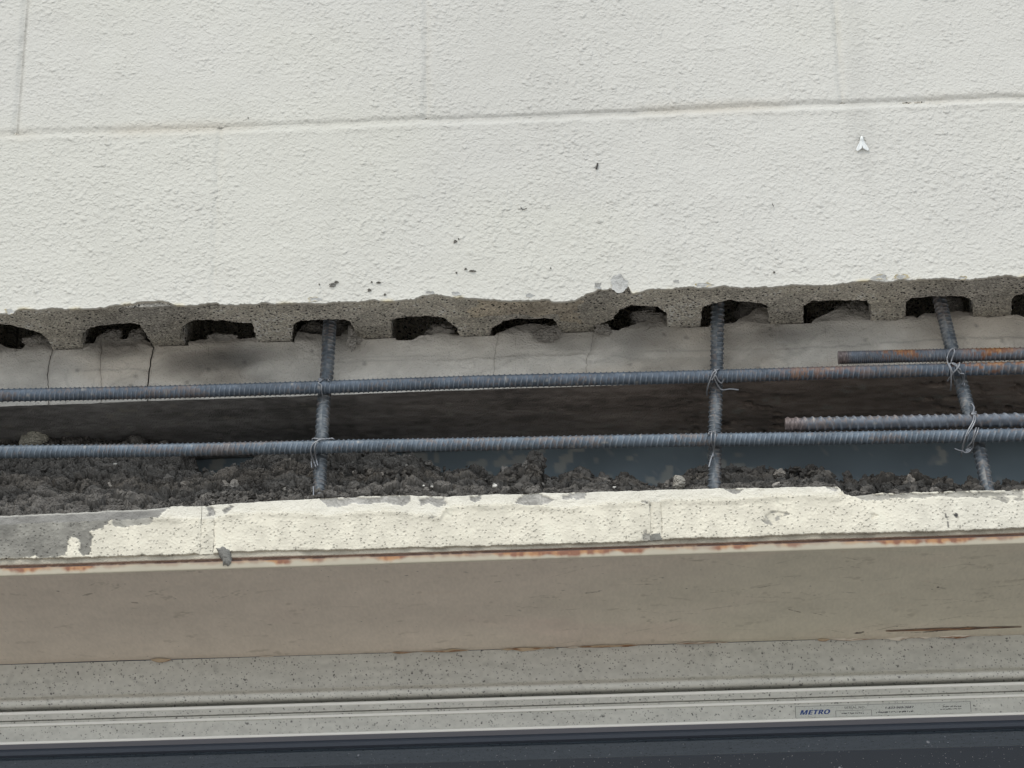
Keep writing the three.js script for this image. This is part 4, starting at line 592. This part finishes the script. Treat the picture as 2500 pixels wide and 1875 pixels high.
{
  const nx = 1000, nz = 220;
  const g = sheet(nx, nz, (u, v) => {
    const x = mix(-0.62, 0.62, u), z = mix(-0.0325, -0.2155, v), y = heap(x, z), q = y - z, wx = x + 0.006 * fbm(x * 70, q * 70, 319, 3), wq = q + 0.006 * fbm(x * 70, q * 70, 320, 3);
    const w1 = worley(wx * 46, wq * 58, 321), w2 = worley(wx * 120, wq * 150, 323), w4 = worley(wx * 300, wq * 330, 324), w3 = vn3(x * 420, y * 420, z * 420, 325);
    const flat = sst(-0.25, 0.25, fbm(x * 22, q * 26, 318, 3)), b1 = sst(0, 0.16, w1[1] - w1[0]), b2 = mix(sst(0, 0.30, w2[1] - w2[0]), 0.9, flat * 0.8), f5 = fbm(x * 60, q * 75, 326, 5);
    const lump = 0.0055 * b1 * (0.3 + 1.2 * w1[2]) + 0.0032 * b2 * (0.4 + w2[2] * (1 - 0.6 * flat)) + 0.0022 * (0.6 - w4[0]) * (1 - 0.5 * flat) + 0.0075 * f5 + 0.0006 * w3 + 0.010 * fbm(x * 14, q * 16, 327, 3) - 0.004, edge = sst(-0.0325, -0.042, z);
    const ck = Math.abs(fbm(x * 34, q * 40, 328, 4)), crack = 1 - sst(0.0, 0.035, ck);
    const k = (0.62 + 0.38 * b1) * (0.74 + 0.26 * b2) * (1 - 0.45 * crack) * 1.16 + 0.30 * (w1[2] - 0.5) + 0.22 * (w2[2] - 0.5) * (1 - flat) + 0.5 * f5 + 0.15 * w3 + 0.3 * fbm(x * 9, q * 9, 329);  // shade of crevices and cracks put into the colour
    let c = mulC([0.118, 0.110, 0.100], k);
    const e = 1 - sst(0, 0.012, -0.0325 - z); c = mixC(c, [0.22, 0.21, 0.19], 0.4 * e);
    return [x, y + (lump - 0.003 * crack) * 0.55 * edge, z + (lump - 0.003 * crack) * 0.9 * edge, ...c, x, q];
  });
  const heapMesh = part('mortar_rubble', g, M.rubble, scene); heapMesh.userData.kind = 'stuff'; tag(heapMesh, 'dark crumbly mortar rubble heaped in the trough behind the painted shells', 'rubble');
  // loose crumbs
  const variants = [];
  for (let n = 0; n < 5; n++) { const q = new THREE.IcosahedronGeometry(1, 3), p = q.attributes.position; for (let i = 0; i < p.count; i++) { const a = p.getX(i), b = p.getY(i), c = p.getZ(i), r = 0.78 + 0.42 * vn3(a * 1.4 + n * 5, b * 1.4, c * 1.4, 331) + 0.25 * vn3(a * 3.7 + n, b * 3.7, c * 3.7, 333) + 0.1 * vn3(a * 8 + n, b * 8, c * 8, 334); p.setXYZ(i, a * r, b * r * 0.85, c * r); } q.computeVertexNormals(); variants.push(boxUVsoft(q)); }
  const crumbs = new THREE.Group();
  variants.forEach((q, n) => {
    const N = 900, im = new THREE.InstancedMesh(q, M.crumb ??= new THREE.MeshStandardMaterial({ roughness: 1 }), N), m = new THREE.Matrix4(), e = new THREE.Euler(), qq = new THREE.Quaternion(), col = new THREE.Color();
    for (let i = 0; i < N; i++) {
      const x = rnd() < 0.70 ? rr(-0.22, 0.58) : rr(-0.58, -0.22), z = -0.036 - (rnd() ** 1.3) * (x < -0.3 ? 0.16 : 0.10), s = 0.0009 + (x > -0.02 ? 0.0066 : 0.0044) * rnd() ** 3.4, y = heap(x, z) + 0.002 * rnd();
      m.compose(new THREE.Vector3(x, y + s * 0.3, z + s * 0.2), qq.setFromEuler(e.set(rr(0, 6), rr(0, 6), rr(0, 6))), new THREE.Vector3(s * rr(0.8, 1.3), s * rr(0.6, 1), s)); im.setMatrixAt(i, m);
      const k = rr(0.6, 1.25) * (rnd() < 0.10 ? rr(1.6, 3) : 1); im.setColorAt(i, col.setRGB(0.115 * k, 0.107 * k, 0.097 * k));
    }
    im.name = 'crumb'; im.userData.kind = 'stuff'; im.castShadow = im.receiveShadow = true; heapMesh.add(im);
  });
}
// stones and chips lying on the rubble
function stone(name, at, s, n, c, label, cat, group, flat = 0.5) {
  const q = new THREE.IcosahedronGeometry(1, 5), p = q.attributes.position;
  for (let i = 0; i < p.count; i++) { let a = p.getX(i), b = p.getY(i), d = p.getZ(i); const r = 0.85 + 0.28 * vn3(a * 1.3 + n, b * 1.3, d * 1.3, 341) + 0.07 * vn3(a * 5 + n, b * 5, d * 5, 343) + 0.04 * vn3(a * 14 + n, b * 14, d * 14, 344); a *= r; b *= r; d *= r; if (flat) { b = Math.min(b, flat + 0.3 * a * -0.4); a = Math.max(a, -0.72 + 0.2 * b); } p.setXYZ(i, a * s[0], b * s[1], d * s[2]); }
  q.computeVertexNormals(); const nrm = q.attributes.position.count, C = new Float32Array(nrm * 3);
  for (let i = 0; i < nrm; i++) C.set(mulC(c, 0.85 + 0.3 * hsh(i, n | 0, 5)), i * 3); q.setAttribute('color', new THREE.BufferAttribute(C, 3));
  const o = part(name, boxUVsoft(q), M.rubble, scene); o.position.set(...at); return tag(o, label, cat, group);
}
{ const r = [-0.4847, 2.8625, -0.15], s = [0.1521, 2.7458, -0.05]; stone('mortar_chunk', [r[0] + 0.004, r[1] + 0.003, r[2]], [0.019, 0.0125, 0.013], 3, [0.52, 0.50, 0.42], 'pale angular lump of mortar on the heap behind the lower bar, far left', 'mortar lump', undefined, 0.55);
  stone('mortar_chunk', s, [0.0082, 0.0088, 0.008], 9, [0.34, 0.32, 0.28], 'round sandy lump of mortar resting on the shells beside the middle upright', 'mortar lump', undefined, 0.8); }
[[-0.0196, 2.7488, -0.05], [-0.0782, 2.75, -0.05], [0.0916, 2.7431, -0.05], [-0.086, 2.7513, -0.05], [-0.3883, 2.8087, -0.1]].forEach((p, i) => stone('paint_chip', [p[0], p[1] - 0.001, p[2] + 0.004], [[0.0026, 0.0024, 0.002], [0.002, 0.0011, 0.0015], [0.0018, 0.0012, 0.001], [0.0012, 0.001, 0.001], [0.0022, 0.0012, 0.0015]][i], i * 7 + 2, [0.75, 0.73, 0.68], ['largest white paint chip on the rubble, at the middle above the shells', 'small flat white chip on the rubble, just left of the largest chip', 'small white chip in the rubble, left of the round sandy lump', 'tiny white crumb above the small flat chip on the rubble', 'white sliver high on the rubble heap under the lower bar, on the left'][i], 'paint chip', undefined, 0.6));

// ---------------------------------------------------------------- the window below the lintel
const Y = { bead: 2.6129, beadlow: 2.6071, slot: 2.6037, edge: 2.602, thin: 2.5928, ridge: 2.5887, face2: 2.587, ridge2: 2.5712, grey: 2.5687, gask: 2.5662, black: 2.56, glass: 2.5575 };
const win = thing('window', 'white weathered metal window with dark glass and a maker label, below the steel lintel', 'window');
{
  const zf = -0.215, prof = [                   // (z, y) down the front of the head
    [zf - 0.03, YS - 0.0004], [zf, YS - 0.0004], [zf, Y.bead + 0.0050], null,
    [zf - 0.014, Y.beadlow - 0.0012], [zf - 0.014, Y.edge - 0.0010], [zf - 0.0006, Y.edge - 0.0010], [zf, Y.edge - 0.0014], [zf, Y.thin + 0.0005], [zf - 0.0030, Y.thin + 0.0003], [zf - 0.0030, Y.thin - 0.0008], [zf + 0.0002, Y.thin - 0.0010], [zf + 0.0002, Y.ridge - 0.0008], [zf - 0.002, Y.face2 - 0.0004],
    [zf - 0.002, Y.ridge2 - 0.0008]];
  const bead = new THREE.CatmullRomCurve3([[0, 0.0050], [0.0006, 0.0036], [0.0034, 0.0010], [0.0060, -0.0010], [0.0068, -0.0030], [0.0058, -0.0050], [0.0030, Y.beadlow - 0.0006 - Y.bead], [-0.004, Y.beadlow - 0.0012 - Y.bead], [-0.014, Y.beadlow - 0.0012 - Y.bead]].map(([a, b]) => new THREE.Vector3(0, Y.bead + b, zf + a)), false, 'centripetal');
  const strip = (pr, xa, xb, n) => {            // a folded section run along x, crisp at its folds
    const L = []; let s = 0;
    for (let i = 0; i + 1 < pr.length; i++) { const a = pr[i], b = pr[i + 1]; if (!a || !b) continue; const l = Math.hypot(a[0] - b[0], a[1] - b[1]), s0 = s; s += l; L.push(sheet(n, 1, (u, v) => { const x = mix(xa, xb, u), z = mix(a[0], b[0], v), y = mix(a[1], b[1], v); return [x, y, z, 0.66, 0.66, 0.635, x + 0.55, s0 + l * v]; }, true)); }
    return merged(L);
  };
  part('frame_head', merged([strip(prof, -1.45, 1.45, 24), sheet(24, 40, (u, v) => { const p = bead.getPoint(v); return [mix(-1.45, 1.45, u), p.y, p.z, 0.74, 0.74, 0.715, mix(-1.45, 1.45, u) + 0.55, 0.045 + 0.024 * v]; }, true)]), M.frame, win);
  // highlight lines along the folds, painted in as paler rounded strips
  for (const [y, z, r] of [[Y.edge - 0.0014, zf - 0.0001, 0.0016], [Y.ridge - 0.0002, zf - 0.0003, 0.0013], [Y.ridge2 - 0.0002, zf - 0.0022, 0.0015]]) part('edge_highlight', sheet(40, 14, (u, v) => { const x = mix(-1.45, 1.45, u), a = mix(2.2, -1.9, v); return [x, y + r * Math.sin(a), z + r * Math.cos(a)]; }, true), M.edge, win);
  part('glazing_bead', tint(strip([[zf - 0.0018, Y.ridge2 - 0.0010], [zf - 0.0024, Y.grey], [zf - 0.0050, Y.gask - 0.0006]], -1.42, 1.42, 4), [0.115, 0.115, 0.13]), M.steelPaint, win);
  part('gasket', strip([[zf - 0.0050, Y.gask - 0.0006], [zf - 0.0062, Y.gask - 0.0010], [zf - 0.0056, mix(Y.gask, Y.black, 0.5)], [zf - 0.0068, Y.black], [zf - 0.0145, Y.black + 0.0002]], -1.4, 1.4, 4), M.gasket, win);
  part('frame_head', tint(box(-1.45, 1.45, Y.glass + 0.002, YS - 0.002, zf - 0.06, zf - 0.0150), [0.6, 0.6, 0.58]), M.frame, win);
  const sill = 1.05;
  for (const s of [-1, 1]) part('frame_jamb', tint(box(s > 0 ? 1.40 : -1.48, s > 0 ? 1.48 : -1.40, sill, Y.glass + 0.002, zf - 0.06, zf - 0.002), [0.8, 0.8, 0.775]), M.frame, win);
  part('frame_sill', tint(box(-1.40, 1.40, sill, sill + 0.09, zf - 0.06, zf + 0.01), [0.8, 0.8, 0.775]), M.frame, win);
  const gm = new THREE.MeshPhysicalMaterial({ transmission: 1, thickness: 0, roughness: 0.12, ior: 1.42 }); gm.color.setRGB(0.40, 0.46, 0.54);
  const pane = part('glass_pane', new THREE.PlaneGeometry(2.8, Y.glass - sill - 0.08).translate(0, (Y.glass + sill + 0.08) / 2 + 0.003, zf - 0.0140), gm, win);
  const dots = [];
  for (let i = 0; i < 2600; i++) { const big = i < 22, r = big ? rr(0.0008, 0.0018) : rr(0.00015, 0.0005), x = rr(-0.6, 0.6), y = Y.glass - 0.002 - (rnd() ** 1) * 0.09; dots.push(new THREE.CircleGeometry(r, 6).scale(rr(0.7, 1.6), rr(0.6, 1), 1).rotateZ(rr(0, 3)).translate(x, y, zf - 0.0137 + i * 1e-7)); }
  const dm = new THREE.MeshStandardMaterial({ roughness: 1 }); dm.color.setRGB(0.26, 0.27, 0.29);
  const dust = part('dust_specks', mergeGeometries(dots), dm, pane); dust.userData.kind = 'stuff';
  // printed maker's label on the lower face of the head
  const q = [[0.2563, 2.5813], [0.4235, 2.5789], [0.2556, 2.5693], [0.4228, 2.5711]], W = 1024, H = 96, cv = document.createElement('canvas'); cv.width = W; cv.height = H; const g = cv.getContext('2d');
  g.fillStyle = '#dedfda'; g.fillRect(0, 0, W, H);
  for (let i = 0; i < 420; i++) { g.fillStyle = `rgba(50,50,50,${rr(0.1, 0.6)})`; const s = rr(1, 4.5); g.fillRect(rr(0, W), rr(0, H), s * rr(0.6, 1.6), s * rr(0.5, 1)); }
  g.strokeStyle = '#5c5c5a'; g.lineWidth = 2.4; g.beginPath(); g.moveTo(2, H); g.lineTo(2, 4); g.lineTo(W - 3, 4); g.lineTo(W - 3, H - 6); g.stroke();
  g.fillStyle = '#123c8c'; g.font = 'bold 52px sans-serif'; g.save(); g.translate(12, 72); g.transform(1, 0, -0.28, 1, 10, 0); g.fillText('METRO', 0, 0); g.fillText('METRO', 1.5, 0); g.restore();
  g.fillStyle = '#2c2c2c'; g.font = '25px sans-serif'; g.fillText('SERIAL NO.', 286, 34); g.strokeRect(236, 48, 208, 60);
  g.font = 'italic bold 24px sans-serif'; g.fillStyle = '#1d1d2a'; g.fillText('1-833-969-3687', 520, 44);
  g.fillStyle = '#444'; for (let x = 470; x < 690; x += rr(6, 12)) g.fillRect(x, 66 + rr(-3, 3), rr(3, 8), rr(6, 12)); for (let x = 270; x < 400; x += rr(6, 12)) g.fillRect(x, 68 + rr(-3, 3), rr(3, 8), rr(5, 10));
  for (let x = 860; x < 960; x += rr(5, 10)) g.fillRect(x, 36 + rr(-2, 2), rr(3, 7), rr(6, 10)); for (let x = 845; x < 970; x += rr(5, 10)) g.fillRect(x, 58 + rr(-2, 2), rr(3, 7), rr(5, 8));
  for (let i = 0; i < 160; i++) { g.fillStyle = `rgba(150,150,145,${rr(0.3, 0.8)})`; g.fillRect(rr(0, W), rr(0, H), rr(2, 9), rr(1, 4)); }
  const ct = new THREE.CanvasTexture(cv); ct.colorSpace = THREE.SRGBColorSpace;
  const lm = new THREE.MeshStandardMaterial({ map: ct, roughness: 0.5 }); lm.color.setRGB(0.72, 0.72, 0.70);
  const x0 = q[0][0], x1 = q[1][0], y1 = Y.face2 - 0.0022, y0 = Y.ridge2 + 0.0018;
  part('maker_label', new THREE.PlaneGeometry(x1 - x0, y1 - y0).translate((x0 + x1) / 2, (y0 + y1) / 2, zf - 0.002 + 0.0004), lm, win);
}
// piers and the wall under the window
{
  const m = new THREE.MeshStandardMaterial({ roughness: 0.8, bumpMap: stipple, bumpScale: 0.0022 }); m.color.setRGB(...WALLC);
  for (const s of [-1, 1]) part('pier', box(s > 0 ? 1.485 : -1.75, s > 0 ? 1.75 : -1.485, 0.004, YS - 0.002, -0.2, 0), m, wall);
  part('panel', box(-1.484, 1.484, 0.004, 1.045, -0.2, 0), m, wall);
}

// ---------------------------------------------------------------- the moth on the wall
{
  const [mx, my] = [0.3414, 3.0782], t = thing('moth', 'small white moth resting on the painted wall at the upper right', 'moth', [mx, my, 0.001]); t.scale.setScalar(0.92);
  const wm = std({ roughness: 0.75 }), dk = new THREE.MeshStandardMaterial({ roughness: 0.9 }); dk.color.setRGB(0.12, 0.12, 0.11);
  for (const s of [-1, 1]) part('wing', sheet(16, 26, (u, v) => {
    const wd = 0.0021 + 0.0040 * sst(0, 0.95, v) * (1 - 0.9 * sst(0.88, 1.0, v) * 0.4), e = u, x = s * (-0.0004 + 0.0026 * Math.max(0, v - 0.35) ** 1.3 + wd * e), tip = v > 0.8 ? 0.0016 * ((v - 0.8) / 0.2) * (1 - e) * 1.4 : 0;
    const k = 0.96 + 0.04 * vn(u * 3, v * 14, 401) - 0.05 * (Math.abs((u * 5) % 1 - 0.5) < 0.1 ? 1 : 0);
    return [x, 0.0048 - 0.0152 * v + tip, 0.0026 - 0.0012 * e - 0.0010 * v + 0.0003 * Math.sin(u * 9), 0.80 * k, 0.82 * k, 0.81 * k];
  }, s < 0), wm, t);
  const th = new THREE.SphereGeometry(1, 20, 14).scale(0.0017, 0.0026, 0.0013).translate(0, 0.0040, 0.0019), hd = new THREE.SphereGeometry(1, 16, 12).scale(0.0011, 0.0011, 0.0010).translate(0.0001, 0.0060, 0.0018);
  part('body', tint(th, [0.80, 0.82, 0.80]), wm, t); part('head', tint(hd, [0.86, 0.87, 0.84]), wm, t);
  const tube = a => new THREE.TubeGeometry(new THREE.CatmullRomCurve3(a.map(p => new THREE.Vector3(...p))), 8, 0.00022, 5);
  for (const s of [-1, 1]) { part('antenna', tube([[s * 0.0008, 0.0058, 0.002], [s * 0.0022, 0.0056, 0.0012], [s * 0.0040, 0.0060, 0.0006]]), dk, t); part('foreleg', tube([[s * 0.0014, 0.0046, 0.0014], [s * 0.0024, 0.0052, 0.001], [s * 0.0026, 0.0040, 0.0002]]), dk, t); part('leg', tube([[s * 0.0016, 0.0028, 0.0012], [s * 0.0030, 0.0026, 0.0010], [s * 0.0046, 0.0019, 0.0002]]), dk, t); }
}

// ---------------------------------------------------------------- draw
const renderer = new THREE.WebGLRenderer({ antialias: true });
renderer.setSize(1024, 768);
renderer.toneMapping = THREE.LinearToneMapping; renderer.toneMappingExposure = EXPOSURE;
renderer.shadowMap.enabled = true;
renderer.render(scene, camera);
